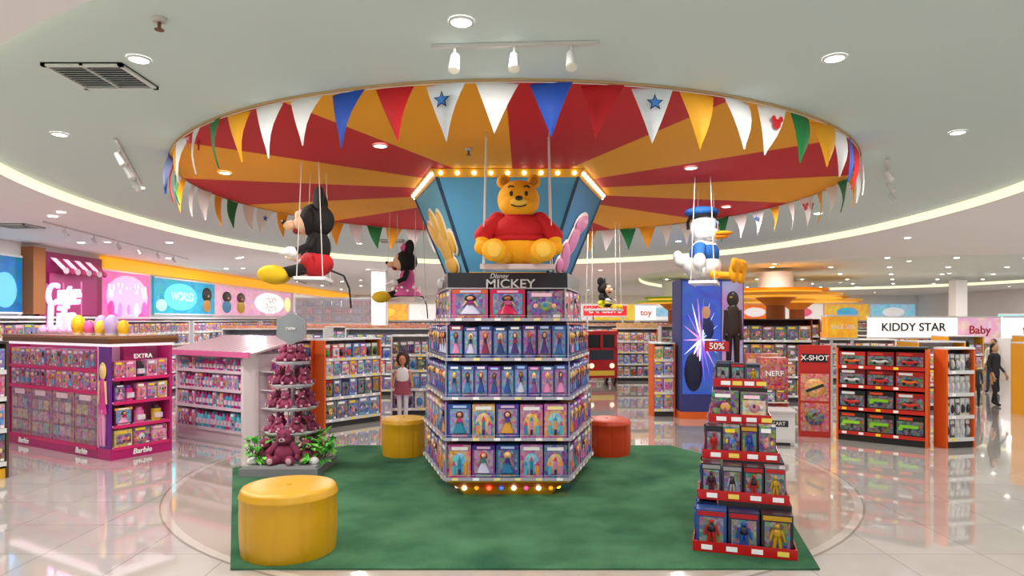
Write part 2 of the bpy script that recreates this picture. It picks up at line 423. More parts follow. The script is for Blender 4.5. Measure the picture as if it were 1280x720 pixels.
# ------------------------------------------------------------------ central tower
def hexp(fw, mw, ap): return [(-fw,-ap),(fw,-ap),(mw,0),(fw,ap),(-fw,ap),(-mw,0)]
TX, TY = -0.05, 8.8
mb = MB()
mb.loft(hexp(.50,.82,1.33), 0, hexp(.56,.88,1.38), .09, '#c88a1c', GLOSS)
mb.loft(hexp(.56,.88,1.38), .09, hexp(.68,1.0,1.45), .17, '#c8641c', GLOSS)
mb.loft(hexp(.69,1.04,1.47), .17, hexp(.69,1.04,1.47), .19, '#e8b030', GLOSS)
mb.loft(hexp(.44,.78,1.10), .19, hexp(.44,.78,1.10), 2.34, '#3a2c48', MATTE)
bc = ['#fff4d0','#ffb020','#ff3020','#4080ff','#fff4d0','#ff60b0']
hp0 = hexp(.56,.88,1.385)
for i in range(6):
    a, b_ = hp0[i], hp0[(i+1) % 6]
    for j in range(8):
        t = (j+.5)/8; mb.ell((a[0]+(b_[0]-a[0])*t, a[1]+(b_[1]-a[1])*t, .085), .026, bc[(i+j) % 6], EMIT if j % 2 else LAMP, 8, 6)
drows = [(.22,.25,.37,['castle','doll','castle'],['#b82868','#1c709c','#c060a0','#3c2888','#28807c','#8c1850','#28489c','#8c3c94'],(.70,1.13,1.48)),
         (.664,.24,.38,['castle','doll','castle'],['#28509c','#7030a0','#d08020','#c04890','#2080a0','#4838a0','#d89828','#b83080'],(.70,1.12,1.48)),
         (1.12,.145,.36,'doll',['#2a4c98','#4874b0','#4c2c8c','#1c3070','#8c4890','#3c80b0','#6a3c98','#5878a8'],(.70,1.09,1.47)),
         (1.555,.165,.37,'doll',['#183880','#2458a0','#141f50','#882448','#3460a0','#4a2878','#24407c'],(.69,1.07,1.46)),
         (2.0,.33,.33,['box','doll','box'],['#c82050','#d05828','#c05890','#c82848','#802068','#46288c'],(.66,.98,1.42))]
for z, iw, h, kind, pal, (fw, mw, ap) in drows:
    hp = hexp(fw, mw, ap)
    mb.loft(hp, z-.03, hp, z-.002, '#c0bccc', GLOSS)
    hq = hexp(fw+.012, mw+.015, ap+.014)
    mb.loft(hq, z-.028, hq, z+.006, '#b4b0c0', GLOSS, cap=False)
    mb.loft(hq, z+.03, hq, z+.033, '#d8d8e4', GLOSS, cap=False)
    for i in range(6):
        a, b_ = Vector(hp[i]), Vector(hp[(i+1) % 6]); L = (b_-a).length; u = (b_-a)/L
        row(mb, a+u*.03, b_-u*.03, z, iw, h, .17, kind, pal)
        nn = int(L/.22); ang = math.atan2(u.y, u.x)
        for q in range(nn):
            mb.push(T(*(a+u*(q+.5)*L/nn), z-.01) @ RZ(ang)); mb.box((0,-.02,0), (.07,.006,.03), R.choice(['#ffffff','#f8e8a0'])); mb.pop()
    for p in hp:
        mb.tube((p[0]*.985, p[1]*.985, z), (p[0]*.985, p[1]*.985, z+.40 if z < 1.9 else z+.34), .008, .008, 6, '#c8ccd4', METAL)
hp = hexp(.68,.95,1.36)
mb.loft(hp, 2.345, hp, 2.52, '#1c1a20', GLOSS)
mb.loft(hexp(.69,.96,1.37), 2.335, hexp(.69,.96,1.37), 2.35, '#a8a8b0', GLOSS)
tower = mb.build('toy_display_tower', (TX, TY, CZ))
text('MICKEY', .14, (.03, -1.37, 2.39), '#c0c0c0', tower, sx=1.15)
text('Disney', .075, (-.1, -1.37, 2.48), '#b8b8b8', tower, shear=.3)
text('Disney', .15, (-.83, -.68, 2.43), '#b8b8b8', tower, rz=math.radians(-79))
# flared crown
mb = MB()
ht, hb = hexp(.80,1.24,1.40), hexp(.47,.80,1.0); zb, zt = 2.53, 3.60
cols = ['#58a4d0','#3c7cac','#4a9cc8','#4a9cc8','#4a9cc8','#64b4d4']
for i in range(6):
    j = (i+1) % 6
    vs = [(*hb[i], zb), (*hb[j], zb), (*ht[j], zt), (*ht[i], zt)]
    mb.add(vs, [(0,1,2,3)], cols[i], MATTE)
    mb.tube(vs[0], vs[3], .02, .022, 6, '#1d4060', GLOSS)
    mb.tube(vs[0], vs[1], .025, .025, 6, '#d8a030', GLOSS)
rim0, rim1 = hexp(.81,1.25,1.41), hexp(.86,1.31,1.46)
mb.loft(rim0, zt-.01, rim1, zt+.075, '#f0ac1c', GLOSS)
mb.loft(hb, zb-.005, hb, zb+.01, '#d8a030', GLOSS)
for i in range(6):
    a, b_ = hexp(.845,1.29,1.445)[i], hexp(.845,1.29,1.445)[(i+1) % 6]
    for j in range(9):
        t = (j+.5)/9; mb.ell((a[0]+(b_[0]-a[0])*t, a[1]+(b_[1]-a[1])*t, zt+.03), .022, '#fff2cc', LAMP, 8, 6)
def onface(i, u, v, off):
    j = (i+1) % 6
    A, B, Cc, D = [Vector(p) for p in ((*hb[i], zb), (*hb[j], zb), (*ht[j], zt), (*ht[i], zt))]
    P = A*(1-u)*(1-v)+B*u*(1-v)+Cc*u*v+D*(1-u)*v
    X = (B-A).normalized(); Zv = (D+Cc-A-B).normalized(); N = X.cross(Zv).normalized()
    Zv = N.cross(X)
    P = P+N*off
    M = Matrix((X, -N, Zv)).transposed().to_4x4(); M.translation = P
    return M
def deco(face, items):
    for (u, v, rx, rz_, a, col, off) in items:
        mb.push(onface(face, u, v, off) @ RY(a)); mb.ell((0,0,0), (rx, .02, rz_), col, GLOSS, 16, 8); mb.pop()
glove = [(.5,.34,.26,.22,0,'x',0),(.22,.52,.12,.2,-.5,'x',0),(.42,.60,.12,.2,-.1,'x',0),(.66,.56,.12,.19,.3,'x',0),(.84,.36,.12,.15,.9,'x',0),(.5,.14,.28,.12,0,'x',0)]
deco(5, [(u, v, rx+.045, rz_+.04, a, '#f4ecd8', .012) for (u, v, rx, rz_, a, c, o_) in glove])
deco(5, [(u, v, rx, rz_, a, '#f0b82c', .03) for (u, v, rx, rz_, a, c, o_) in glove])
shoe = [(.42,.22,.30,.13,.5,'x',0),(.5,.42,.2,.2,.2,'x',0),(.58,.62,.26,.12,-.2,'x',0),(.3,.12,.18,.09,.2,'x',0)]
deco(1, [(u, v, rx+.045, rz_+.04, a, '#f8f0f4', .012) for (u, v, rx, rz_, a, c, o_) in shoe])
deco(1, [(u, v, rx, rz_, a, '#e488b8', .03) for (u, v, rx, rz_, a, c, o_) in shoe])
mb.build('flared_crown', (0, 0, .003), parent=tower)

# ------------------------------------------------------------------ plush characters (face -y, origin = seat)
def bear(mb, fur, snout, shirt=None, dark='#20140c'):
    mb.ell((0,0,.22), (.25,.21,.23), fur, CLOTH, 20, 14)
    if shirt:
        mb.ell((0,.0,.32), (.27,.225,.165), shirt, CLOTH, 24, 14)
        mb.ell((0,.0,.235), (.285,.238,.055), shirt, CLOTH, 24, 8)
        mb.ell((0,-.02,.455), (.15,.14,.04), shirt, CLOTH, 20, 8)
    mb.ell((0,-.02,.61), (.20,.18,.185), fur, CLOTH, 22, 14)
    mb.ell((0,-.07,.55), (.185,.15,.12), fur, CLOTH, 20, 12)
    mb.ell((0,-.19,.555), (.08,.07,.055), snout, CLOTH, 14, 10)
    mb.ell((0,-.26,.585), (.036,.022,.022), dark, GLOSS, 10, 8)
    for s_ in (-1, 1):
        mb.ell((s_*.145,.0,.785), (.065,.035,.068), fur, CLOTH, 12, 8)
        mb.ell((s_*.145,-.028,.785), (.038,.014,.04), '#b87818' if shirt else snout, CLOTH, 10, 8)
        mb.ell((s_*.07,-.19,.64), (.017,.014,.024), dark, GLOSS, 8, 8)
        mb.path([(s_*.045,-.195,.70), (s_*.075,-.183,.712), (s_*.1,-.165,.702)], .007, dark)
        mb.tube((s_*.2,-.02,.41), (s_*.33,-.08,.27), .085, .085, 12, shirt or fur, CLOTH)
        mb.ell((s_*.2,-.02,.41), (.09,.09,.09), shirt or fur, CLOTH)
        mb.ell((s_*.33,-.08,.265), (.09,.09,.085), shirt or fur, CLOTH)
        mb.tube((s_*.335,-.09,.25), (s_*.34,-.14,.16), .07, .06, 12, fur, CLOTH)
        mb.ell((s_*.34,-.145,.15), (.075,.075,.07), fur, CLOTH)
        mb.tube((s_*.13,-.08,.1), (s_*.21,-.3,.09), .11, .09, 12, fur, CLOTH)
        mb.ell((s_*.22,-.34,.105), (.115,.075,.105), fur, CLOTH, 16, 10)
        mb.ell((s_*.22,-.395,.105), (.07,.03,.075), snout, CLOTH, 12, 8)
    mb.path([(.075*math.sin(a), -.235-.02*math.cos(a)+.01, .545-.035*math.cos(a)) for a in [-1.2,-.7,-.2,.3,.8,1.2]], .006, dark)
def mouse(mb, lower, shoe, girl=False):
    bk = '#100e10'; sk = '#e8bc98'
    mb.ell((0,.02,.33), (.16,.14,.2), bk if not girl else lower, CLOTH, 16, 12)
    if girl:
        mb.cyl((0,0,.04), .29, .14, .22, 18, lower, CLOTH)
        for q in range(14): mb.ell((.235*math.cos(q*pi/7), .235*math.sin(q*pi/7), .12+.06*(q % 2)), .024, '#ffffff', CLOTH, 8, 6)
    else: mb.ell((0,.0,.15), (.2,.19,.15), lower, CLOTH, 16, 12)
    mb.ell((0,.0,.63), (.2,.2,.19), bk, CLOTH, 20, 14)
    mb.ell((0,-.12,.59), (.15,.12,.12), sk, CLOTH, 18, 12)
    for s_ in (-1, 1):
        mb.ell((s_*.055,-.15,.66), (.06,.065,.08), sk, CLOTH)
        mb.ell((s_*.05,-.2,.665), (.033,.02,.055), '#ffffff', GLOSS, 10, 8)
        mb.ell((s_*.045,-.218,.655), (.016,.01,.03), '#080808', GLOSS, 8, 8)
        mb.ell((s_*.17,.04,.85), (.135,.035,.135), bk, CLOTH, 18, 10, rot=RZ(s_*.5))
        mb.tube((s_*.13,0,.45), (s_*.25,-.06,.32), .05, .045, 10, bk, CLOTH)
        mb.ell((s_*.25,-.06,.32), .045, bk, CLOTH, 10, 8)
        mb.tube((s_*.25,-.06,.32), (s_*.25,-.19,.26), .04, .04, 10, bk, CLOTH)
        mb.ell((s_*.25,-.24,.25), (.07,.08,.06), '#f4f4f4', CLOTH, 12, 8)
        for q in range(3): mb.ell((s_*(.21+.04*q),-.31,.24), (.022,.045,.024), '#f4f4f4', CLOTH, 8, 6)
        mb.ell((s_*.19,-.25,.28), (.025,.04,.025), '#f4f4f4', CLOTH, 8, 6)
        mb.tube((s_*.09,-.1,.1), (s_*.13,-.36,.04), .06, .05, 10, bk, CLOTH)
        mb.ell((s_*.14,-.44,.02), (.1,.16,.10), shoe, CLOTH, 16, 10)
        mb.ell((s_*.1,-.16,.17), .02, '#ffffff', CLOTH, 8, 6)
    mb.ell((0,-.26,.57), (.075,.09,.055), sk, CLOTH); mb.ell((0,-.34,.6), (.042,.03,.03), bk, GLOSS, 10, 8)
    mb.ell((0,-.2,.505), (.09,.05,.03), '#8c1420', CLOTH, 12, 8)
    mb.path([(0,.15,.08), (.02,.3,.02), (.03,.36,-.12), (.03,.38,-.35)], .011, bk)
    if girl:
        for s_ in (-1, 1): mb.ell((s_*.09,-.05,.86), (.09,.04,.065), '#e85ca0', CLOTH, 12, 8)
        mb.ell((0,-.07,.86), .035, '#e85ca0', CLOTH, 10, 8)
def duck(mb):
    wh = '#eeeeec'; bl = '#1c5cac'; ye = '#f0a010'
    mb.ell((0,.03,.18), (.2,.23,.17), wh, CLOTH, 18, 12)
    mb.ell((0,.26,.26), (.09,.12,.09), wh, CLOTH, 12, 8); mb.ell((0,.34,.33), (.05,.06,.07), wh, CLOTH, 10, 8)
    mb.ell((0,0,.34), (.195,.18,.16), bl, CLOTH, 18, 12)
    mb.cyl((0,0,.44), .16, .1, .06, 14, wh, CLOTH)
    mb.ell((0,0,.64), (.175,.17,.19), wh, CLOTH, 18, 14); mb.ell((0,-.05,.57), (.17,.14,.1), wh, CLOTH)
    mb.ell((0,-.2,.575), (.105,.15,.03), ye, CLOTH, 14, 8); mb.ell((0,-.18,.535), (.085,.12,.028), '#e08808', CLOTH, 14, 8)
    mb.cyl((0,.02,.78), .165, .18, .04, 18, '#101018', CLOTH)
    mb.ell((0,.03,.85), (.22,.21,.07), bl, CLOTH, 18, 10)
    mb.path([(0,.18,.8), (.03,.22,.74), (.05,.22,.66)], .02, '#101018')
    mb.ell((0,-.1,.4), (.09,.06,.035), '#c81c20', CLOTH)
    for s_ in (-1, 1):
        mb.ell((s_*.055,-.14,.68), (.04,.025,.065), '#9cd4f4', GLOSS, 10, 8); mb.ell((s_*.05,-.162,.67), (.017,.01,.035), '#080808', GLOSS, 8, 8)
        mb.tube((s_*.15,0,.42), (s_*.27,-.03,.28), .075, .065, 10, bl, CLOTH)
        mb.ell((s_*.29,-.04,.22), (.065,.08,.11), wh, CLOTH, 12, 8)
        for q in range(3): mb.ell((s_*.29,-.09+.04*q,.12), (.024,.022,.05), wh, CLOTH, 8, 6)
        mb.tube((s_*.09,-.12,.08), (s_*.13,-.36,.05), .045, .04, 10, ye, CLOTH)
        mb.ell((s_*.13,-.4,.09), (.06,.06,.13), ye, CLOTH, 12, 8)
        for q in (-1, 0, 1): mb.ell((s_*.13+q*.06,-.42,.17), (.045,.04,.09), ye, CLOTH, 10, 6, rot=RY(q*.35))
ZC = ZT-.012
def swing(x, y, z, w, rz):
    mb = MB(); H = ZC-z; d = .16
    mb.b3(-w/2, w/2, -d, d, -.035, 0, '#e8e8e8', GLOSS)
    mb.b3(-w/2-.005, w/2+.005, -d-.005, -d, -.045, .0, '#d8c0c0', GLOSS)
    for s_ in (-1, 1):
        for t in (-1, 1):
            mb.tube((s_*(w/2-.02), t*d*.85, -.03), (s_*(w/2-.045), t*d*.55, H), .0055, .0055, 6, '#d4d0c8')
            mb.ell((s_*(w/2-.02), t*d*.85, -.04), .014, '#c8c8c8', METAL, 8, 6)
    return mb.build('swing_seat', (x, y, z), rz)
rr = math.radians
swing(.05, 6.0, 2.50, .66, 0)
mb = MB(); bear(mb, '#f0a810', '#f0bc48', '#bc1018')
mb.build('plush_bear', (.06, 6.0, 2.502)).scale = (.96,.96,.97)
swing(-2.2, 7.3, 2.465, .66, rr(-82))
mb = MB(); mouse(mb, '#b81820', '#ecc01c'); mb.build('plush_mouse', (-2.18, 7.3, 2.475), rr(-78))
swing(-1.66, 10.3, 2.33, .60, rr(-30))
mb = MB(); mouse(mb, '#d8609c', '#e0b828', True); mb.build('plush_mouse', (-1.66, 10.3, 2.34), rr(-75)).scale = (.88,.88,.92)
swing(2.36, 8.05, 2.47, .66, rr(70))
mb = MB(); duck(mb); mb.build('plush_duck', (2.36, 8.05, 2.472), rr(55))
swing(1.62, 11.6, 2.20, .6, rr(150))
mb = MB(); mouse(mb, '#d8d020', '#e0b81c'); mb.build('plush_mouse', (1.62, 11.6, 2.21), rr(60)).scale = (.55,.55,.55)

# ------------------------------------------------------------------ poufs
def pouf(x, y, r, h, col, z0):
    mb = MB(); n = 120
    prof = [(r*.965, 0), (r*.975, h*.03), (r*1.0, h*.3), (r*1.005, h*.6), (r*.995, h*.84), (r*1.018, h*.87), (r*1.018, h*.885), (r*.99, h*.91), (r*.98, h*.955), (r*.95, h*.985), (r*.85, h*1.0), (r*.5, h*1.014), (r*.2, h*1.01), (r*.06, h*1.0)]
    def rf(i, z):
        g = max(0, 1-abs(((i % 12)-6))/2.0) if True else 0
        return 1-(.022*g if z < h*.86 else (.012*g if z < h*.93 else 0))
    mb.revolve(prof, n, col, CARP, rf)
    mb.cyl((0,0,h*1.0), r*.05, r*.04, .012, 12, col, CARP)
    return mb.build('round_pouf', (x, y, z0))
pouf(-1.93, 5.68, .405, .56, '#cf9c10', CZ)
pouf(-1.6, 9.72, .325, .54, '#cc9a14', CZ)
pouf(1.42, 9.78, .345, .52, '#c03a14', CZ)

# ------------------------------------------------------------------ stepped red display
mb = MB()
steps = [(.0,0,.81,0,.0,.36,.25,['figure'],['#14204a','#3c1014','#781418','#181820','#1c4c8c']),
         (.385,.04,.77,.24,.0,.30,.15,['figure'],['#686870','#303040','#808088','#1c1c24']),
         (.70,.07,.71,.48,.0,.30,.16,['box','figure'],['#480c14','#901c22','#202028','#141418']),
         (1.0,.12,.66,.72,.0,.28,.2,['box'],['#1c1410','#2c2018','#0e0e0e','#241a10']),
         (1.32,.16,.60,.96,.0,.22,.14,['figure','box'],['#1c2840','#141420','#405870'])]
for k, (z, xa, xb, yf, kh, ph, iw, kind, pal) in enumerate(steps):
    yb = 1.5
    znext = steps[k+1][0] if k < 4 else z+.14
    mb.b3(xa, xb, yf, yb, z, z+.035, '#b01418', GLOSS)
    mb.b3(xa-.01, xb+.01, yf-.012, yf, z-.0, z+.085, '#c01418', GLOSS)
    mb.b3(xa-.012, xa, yf, yb, z-.0, z+.085, '#b01418', GLOSS); mb.b3(xb, xb+.012, yf, yb, z-.0, z+.085, '#a01014', GLOSS)
    mb.b3(xa+.2, xb-.01, yf+.21, yb-.01, z+.035, znext if k < 4 else z+.05, '#2a2426')
    for q in range(4): mb.b3(xa+.06+q*(xb-xa)/4, xa+.15+q*(xb-xa)/4, yf-.016, yf-.012, z+.02, z+.06, R.choice(['#ffffff','#f8e060','#ffffff']))
    row(mb, (xa+.01, yf+.0), (xb-.01, yf+.0), z+.037, iw, ph*.92, .17, kind, pal)
    row(mb, (xa+.0, yb-.02), (xa+.0, yf+.2), z+.037, iw*1.1, ph*.92, .16, kind, pal)
mb.tube((.2, 1.2, 1.36), (.2, 1.2, 1.7), .008, .008, 8, '#888888', METAL); mb.b3(.06, .30, 1.185, 1.195, 1.66, 1.76, '#c01820', GLOSS)
st = mb.build('stepped_figure_display', (1.57, 5.655, CZ+.003), rr(-17.6))
text('50%', .09, (.18, 1.18, 1.71), '#ffffff', st)

# ------------------------------------------------------------------ teddy tower with sign
mb = MB()
mb.b3(-.5, .5, -.45, .45, 0, .10, '#808084', GLOSS); mb.b3(-.47, .47, -.42, .42, .10, .13, '#a0a0a4', GLOSS)
mb.tube((0,.1,.13), (0,.1,1.68), .03, .03, 10, '#c8c4c8', METAL)
for (z, r) in ((.50,.36),(.82,.33),(1.12,.28),(1.42,.22)):
    mb.cyl((0,.1,z-.03), r*.9, r, .03, 24, '#d8d8dc', GLOSS); mb.cyl((0,.1,z), r+.005, r+.005, .012, 24, '#d0d0d8', GLOSS)
    nb = 7 if r > .3 else (6 if r > .25 else 5)
    for q in range(nb):
        a = 2*pi*q/nb+z
        mb.push(T(math.sin(a)*(r-.1), .1-math.cos(a)*(r-.1), z+.01) @ RZ(a) @ Matrix.Scale(.26, 4))
        bear(mb, R.choice(['#8c3a58','#a04468','#803050']), '#d8b0b8'); mb.pop()
for (x, y, s_, a) in ((0,-.2,.55,0), (-.28,-.1,.38,-.4), (.28,-.15,.38,.4), (-.2,.28,.38,2.6), (.2,.3,.38,-2.6)):
    mb.push(T(x, y, .13) @ RZ(a) @ Matrix.Scale(s_, 4)); bear(mb, '#843050', '#cca0ac'); mb.pop()
for q in range(230):
    a = R.uniform(0, 2*pi); r = R.uniform(.34, .60); x = math.cos(a)*r; y = math.sin(a)*r*.8
    if abs(x) < .2 and y < 0: continue
    z = R.uniform(.13, .46)
    mb.push(T(x, y, z) @ RZ(R.uniform(0, 6.3)) @ RX(R.uniform(-1, 1)))
    l = R.uniform(.06, .12); mb.add([(0,0,0),(l*.5,l*.5,.015),(0,l*1.3,0),(-l*.5,l*.5,.015)], [(0,1,2),(0,2,3)], R.choice(['#48b038','#68cc44','#2c8a28','#88d858']), MATTE); mb.pop()
    if q % 3 == 0: mb.tube((x*.8, y*.8, .13), (x, y, z), .005, .004, 5, '#2c6a28')
for (x, y) in ((-.38,-.3), (.4,-.28), (-.42,.1)):
    mb.ell((x, y, .17), (.07,.06,.05), '#e8e8e8', CLOTH, 10, 8)
mb.push(T(0,.06,1.87) @ RX(pi/2))
hx = lambda r: [(r*math.cos(pi*i/3+pi/6), r*math.sin(pi*i/3+pi/6)) for i in range(6)]
mb.loft(hx(.225), -.02, hx(.225), .02, '#a8acb0', METAL)
mb.loft(hx(.2), .02, hx(.2), .024, '#888e92', GLOSS)
mb.pop()
tt = mb.build('teddy_bear_display_stand', (-2.95, 8.72, CZ+.002))
text('new', .08, (0, .03, 1.87), '#d8d8d8', tt)

# ------------------------------------------------------------------ pink doll cabinet (corner unit)
def doll_cabinet():
    mb = MB()
    L, D, H = 2.95, .92, 1.66
    mb.b3(0, L, 0, D, 0, .16, '#b82070', GLOSS)
    mb.b3(.02, L-.3, .3, D-.02, .16, H, '#c85890', MATTE)
    mb.b3(L-.34, L-.3, 0, D, .16, H, '#e0a8c4', MATTE); mb.b3(L-.3, L-.2, .3, D-.3, .16, H, '#a82064', MATTE)
    mb.b3(-.03, 0, 0, D, 0, H, '#b82070'); mb.b3(L-.33, L, D-.04, D, .16, H, '#b82070')
    mb.b3(L-.3, L-.02, 0, .03, .16, H, '#6a2a8a', GLOSS)
    mb.b3(-.06, L+.06, -.06, D+.06, H, H+.07, '#6a4428', GLOSS); mb.b3(-.06, L+.06, -.07, D+.07, H+.07, H+.11, '#946848', GLOSS)
    mb.b3(-.02, L+.02, -.02, D+.02, H-.04, H, '#f8e8f0', EMIT)
    for z in (.16, .96, 1.28):
        mb.b3(0, L-.34, 0, .3, z-.02, z, '#f4d8e4', GLOSS); mb.b3(0, L-.34, -.012, 0, z-.04, z+.012, '#d82870', GLOSS)
    # doll-house cartons with printed house front
    for i in range(4):
        x0 = .06+i*.64
        mb.b3(x0, x0+.60, .02, .28, .17, .92, '#c87890', PRINT); mb.b3(x0+.03, x0+.57, .012, .02, .2, .86, '#8c5070', PRINT)
        for r_ in range(3):
            for c_ in range(3):
                mb.b3(x0+.06+c_*.165, x0+.20+c_*.165, .006, .012, .25+r_*.18, .39+r_*.18, R.choice(['#b898a8','#c8a890','#8898a8','#b87890','#d0b8b0']), PRINT)
        mb.b3(x0+.15, x0+.45, .0, .012, .82, .90, '#f0d0dc', MATTE)
    row(mb, (.05,0), (L-.4,0), .97, .15, .27, .2, ['doll','box'], PINK)
    row(mb, (.05,0), (L-.4,0), 1.29, .15, .27, .2, ['doll','box'], PINK+['#50a8b8'])
    for z in (.17, .48, .82, 1.16, ):
        mb.b3(L-.25, L, .04, D-.04, z-.02, z, '#f4d8e4', GLOSS); mb.b3(L, L+.012, .04, D-.04, z-.035, z+.01, '#d82870', GLOSS)
        row(mb, (L,.06), (L,D-.06), z, .15 if z > .5 else .24, .26, .17, 'box' if z < .4 else ['doll','bottle','box'], PINK+['#d8b030','#303038','#601840'])
    x = L-.17
    for s_ in (-1, 1): mb.tube((x+s_*.035,-.02,.2), (x+s_*.03,-.02,.72), .02, .035, 8, '#e090b8', GLOSS)
    mb.cyl((x,-.02,.66), .11, .05, .3, 12, '#c83a88', GLOSS, sy=.3); mb.ell((x,-.02,1.05), (.06,.02,.13), '#d84a90', GLOSS)
    for s_ in (-1, 1): mb.tube((x+s_*.07,-.02,1.13), (x+s_*.1,-.02,.8), .018, .013, 8, '#e8b890', GLOSS)
    mb.ell((x,-.015,1.27), (.085,.02,.13), '#f0d080', GLOSS); mb.ell((x,-.035,1.29), (.045,.015,.06), '#f0c8a0', GLOSS)
    ec = ['#ecb81c','#ecb81c','#e85ca0','#b898d8','#f0c840','#e880b8','#c0a8e0']
    for i in range(9):
        x = 1.62+i*.15; s_ = 1 if i % 3 else 1.35
        mb.ell((x, .25+.1*(i % 2), H+.11+.11*s_), (.075*s_,.075*s_,.12*s_), ec[i % 7], GLOSS, 14, 10)
        mb.cyl((x,.25+.1*(i % 2),H+.11), .06*s_, .07*s_, .03, 12, '#f4f0e8', GLOSS)
    return mb.build('doll_cabinet', (-8.25, 10.75, 0), math.atan2(-1.45, 2.55))
dc = doll_cabinet()
text('Barbie', .12, (.5, -.01, .075), '#ffffff', dc, shear=.2); text('Barbie', .12, (2.2, -.01, .075), '#ffffff', dc, shear=.2)
text('EXTRA', .09, (2.98, .45, 1.47), '#ffffff', dc, rz=pi/2); text('Barbie', .11, (2.96, .45, .08), '#ffffff', dc, rz=pi/2, shear=.2)
text('Cute', .50, (1.05, .30, 2.40), '#ffb4e4', dc, emit=1.3, ext=.03, name='neon_word', shear=.15)
text('Life', .58, (1.05, .28, 2.02), '#ffb4e4', dc, emit=1.3, ext=.03, name='neon_word', shear=.1)
mb = MB(); mb.b3(.35, 1.75, .28, .5, 1.77, 1.82, '#e8d0dc', GLOSS)
for xx in (.5, 1.02, 1.55): mb.tube((xx,.33,1.8), (xx,.33,2.6), .012, .012, 6, '#c060a0', GLOSS)
for i in range(5): mb.ell((.45+i*.28,.3,1.86), (.07,.06,.06), '#f0a8d0', EMIT, 10, 8)
mb.build('neon_base', parent=dc)

# ------------------------------------------------------------------ pink roofed display
mb = MB()
L, D, H = 1.83, 1.0, 1.42
mb.b3(0, L, .02, D, 0, .13, '#e0ccd4', GLOSS); mb.b3(0, L, D-.05, D, .13, H, '#e0d0d8')
mb.b3(-.04, 0, 0, D, 0, H, '#e8e0e4'); mb.b3(L, L+.04, 0, D*.3, 0, H, '#e8e0e4'); mb.b3(L-.02, L, 0, D, .13, H, '#e2d4da')
for (z, iw, h) in ((.15,.1,.3),(.52,.1,.26),(.83,.1,.26),(1.14,.1,.22)):
    mb.b3(0, L, 0, .4, z-.02, z, '#e8e0e4', GLOSS); mb.b3(0, L, -.012, 0, z-.04, z+.012, '#e0d0d8', GLOSS)
    row(mb, (0.02,0), (L-.02,0), z, iw, h, .12, ['bottle','box','bottle'], ['#d83c84','#48a8c0','#e07aa8','#c82070','#70c0d0','#a04ca8'])
    mb.b3(L, L+.3, D*.35, D, z-.02, z, '#e8e0e4', GLOSS)
    row(mb, (L+.3, D*.38), (L+.3, D*.98), z, .12, h, .12, ['blister','box'], PINK+['#303040'])
vs = [(-.12,-.12,H),(L+.36,-.12,H),(L+.36,D+.05,H+.24),(-.12,D+.05,H+.24),(-.12,-.12,H+.05),(L+.36,-.12,H+.05),(L+.36,D+.05,H+.29),(-.12,D+.05,H+.29)]
mb.add(vs, [(0,3,2,1),(4,5,6,7),(0,1,5,4),(1,2,6,5),(2,3,7,6),(3,0,4,7)], '#e8dce0', GLOSS)
for i in range(14):
    x = -.1+i*.178
    mb.add([(x,-.125,H+.053),(x+.07,-.125,H+.053),(x+.07,D+.05,H+.294),(x,D+.05,H+.294)], [(0,1,2,3)], '#e890b4', GLOSS)
mb.b3(-.13, L+.37, -.14, -.12, H-.03, H+.06, '#e070a0', GLOSS)
mb.build('pink_roof_display', (-6.0, 11.75, 0), math.atan2(-.9, 1.45))

# ------------------------------------------------------------------ gondolas around
DR = [(.15,.22,.36,'box',DARK+BLUE),(.56,.18,.34,['box','figure'],BLUE+DARK),(.95,.16,.3,['blister','box'],MIXD),(1.28,.15,.28,['blister','box'],BRITE+DARK)]
gondola('toy_shelf_unit', (-3.42,12.05), 50, 1.25, 1.62, .5, DR, endc='#e06018', lip='#d0d0d0')
gondola('toy_shelf_unit', (-4.85,12.45), -14, 1.15, 1.62, .4, [(a,b_,c,d,DARK+PINK) for a,b_,c,d,e in DR], endc='#e06018', lip='#e07020')
gondola('toy_shelf_unit', (-2.5,13.7), 5, 1.35, 1.65, .6, [(a,b_,c,['blister','box'],BLUE+DARK+['#c8c8c8']) for a,b_,c,d,e in DR], both=True, lip='#d8d8d8')
mb = MB()
mb.b3(-.2, .2, -.08, .08, 0, .02, '#e8e8e8', GLOSS)
for s_ in (-1, 1):
    mb.tube((s_*.06,0,.06), (s_*.07,0,.55), .04, .055, 10, '#c8c0c8', MATTE); mb.ell((s_*.07,-.03,.05), (.045,.08,.035), '#303030', GLOSS)
    mb.tube((s_*.13,0,.98), (s_*.19,0,.72), .035, .028, 8, '#b87a58'); mb.ell((s_*.195,-.01,.68), (.03,.02,.045), '#b87a58')
mb.cyl((0,0,.5), .19, .12, .28, 16, '#8a3a4a', MATTE, sy=.5); mb.ell((0,0,.88), (.14,.08,.18), '#d4ccd0')
mb.tube((0,0,1.02), (0,0,1.12), .035, .035, 8, '#b87a58'); mb.ell((0,-.01,1.2), (.075,.075,.1), '#b87a58')
mb.ell((0,.03,1.22), (.14,.08,.16), '#2a1410')
for s_ in (-1, 1): mb.ell((s_*.03,-.08,1.215), (.012,.008,.01), '#101010')
mb.ell((0,-.085,1.165), (.025,.008,.01), '#b04048')
mb.build('girl_standee', (-2.2, 13.2, 0))

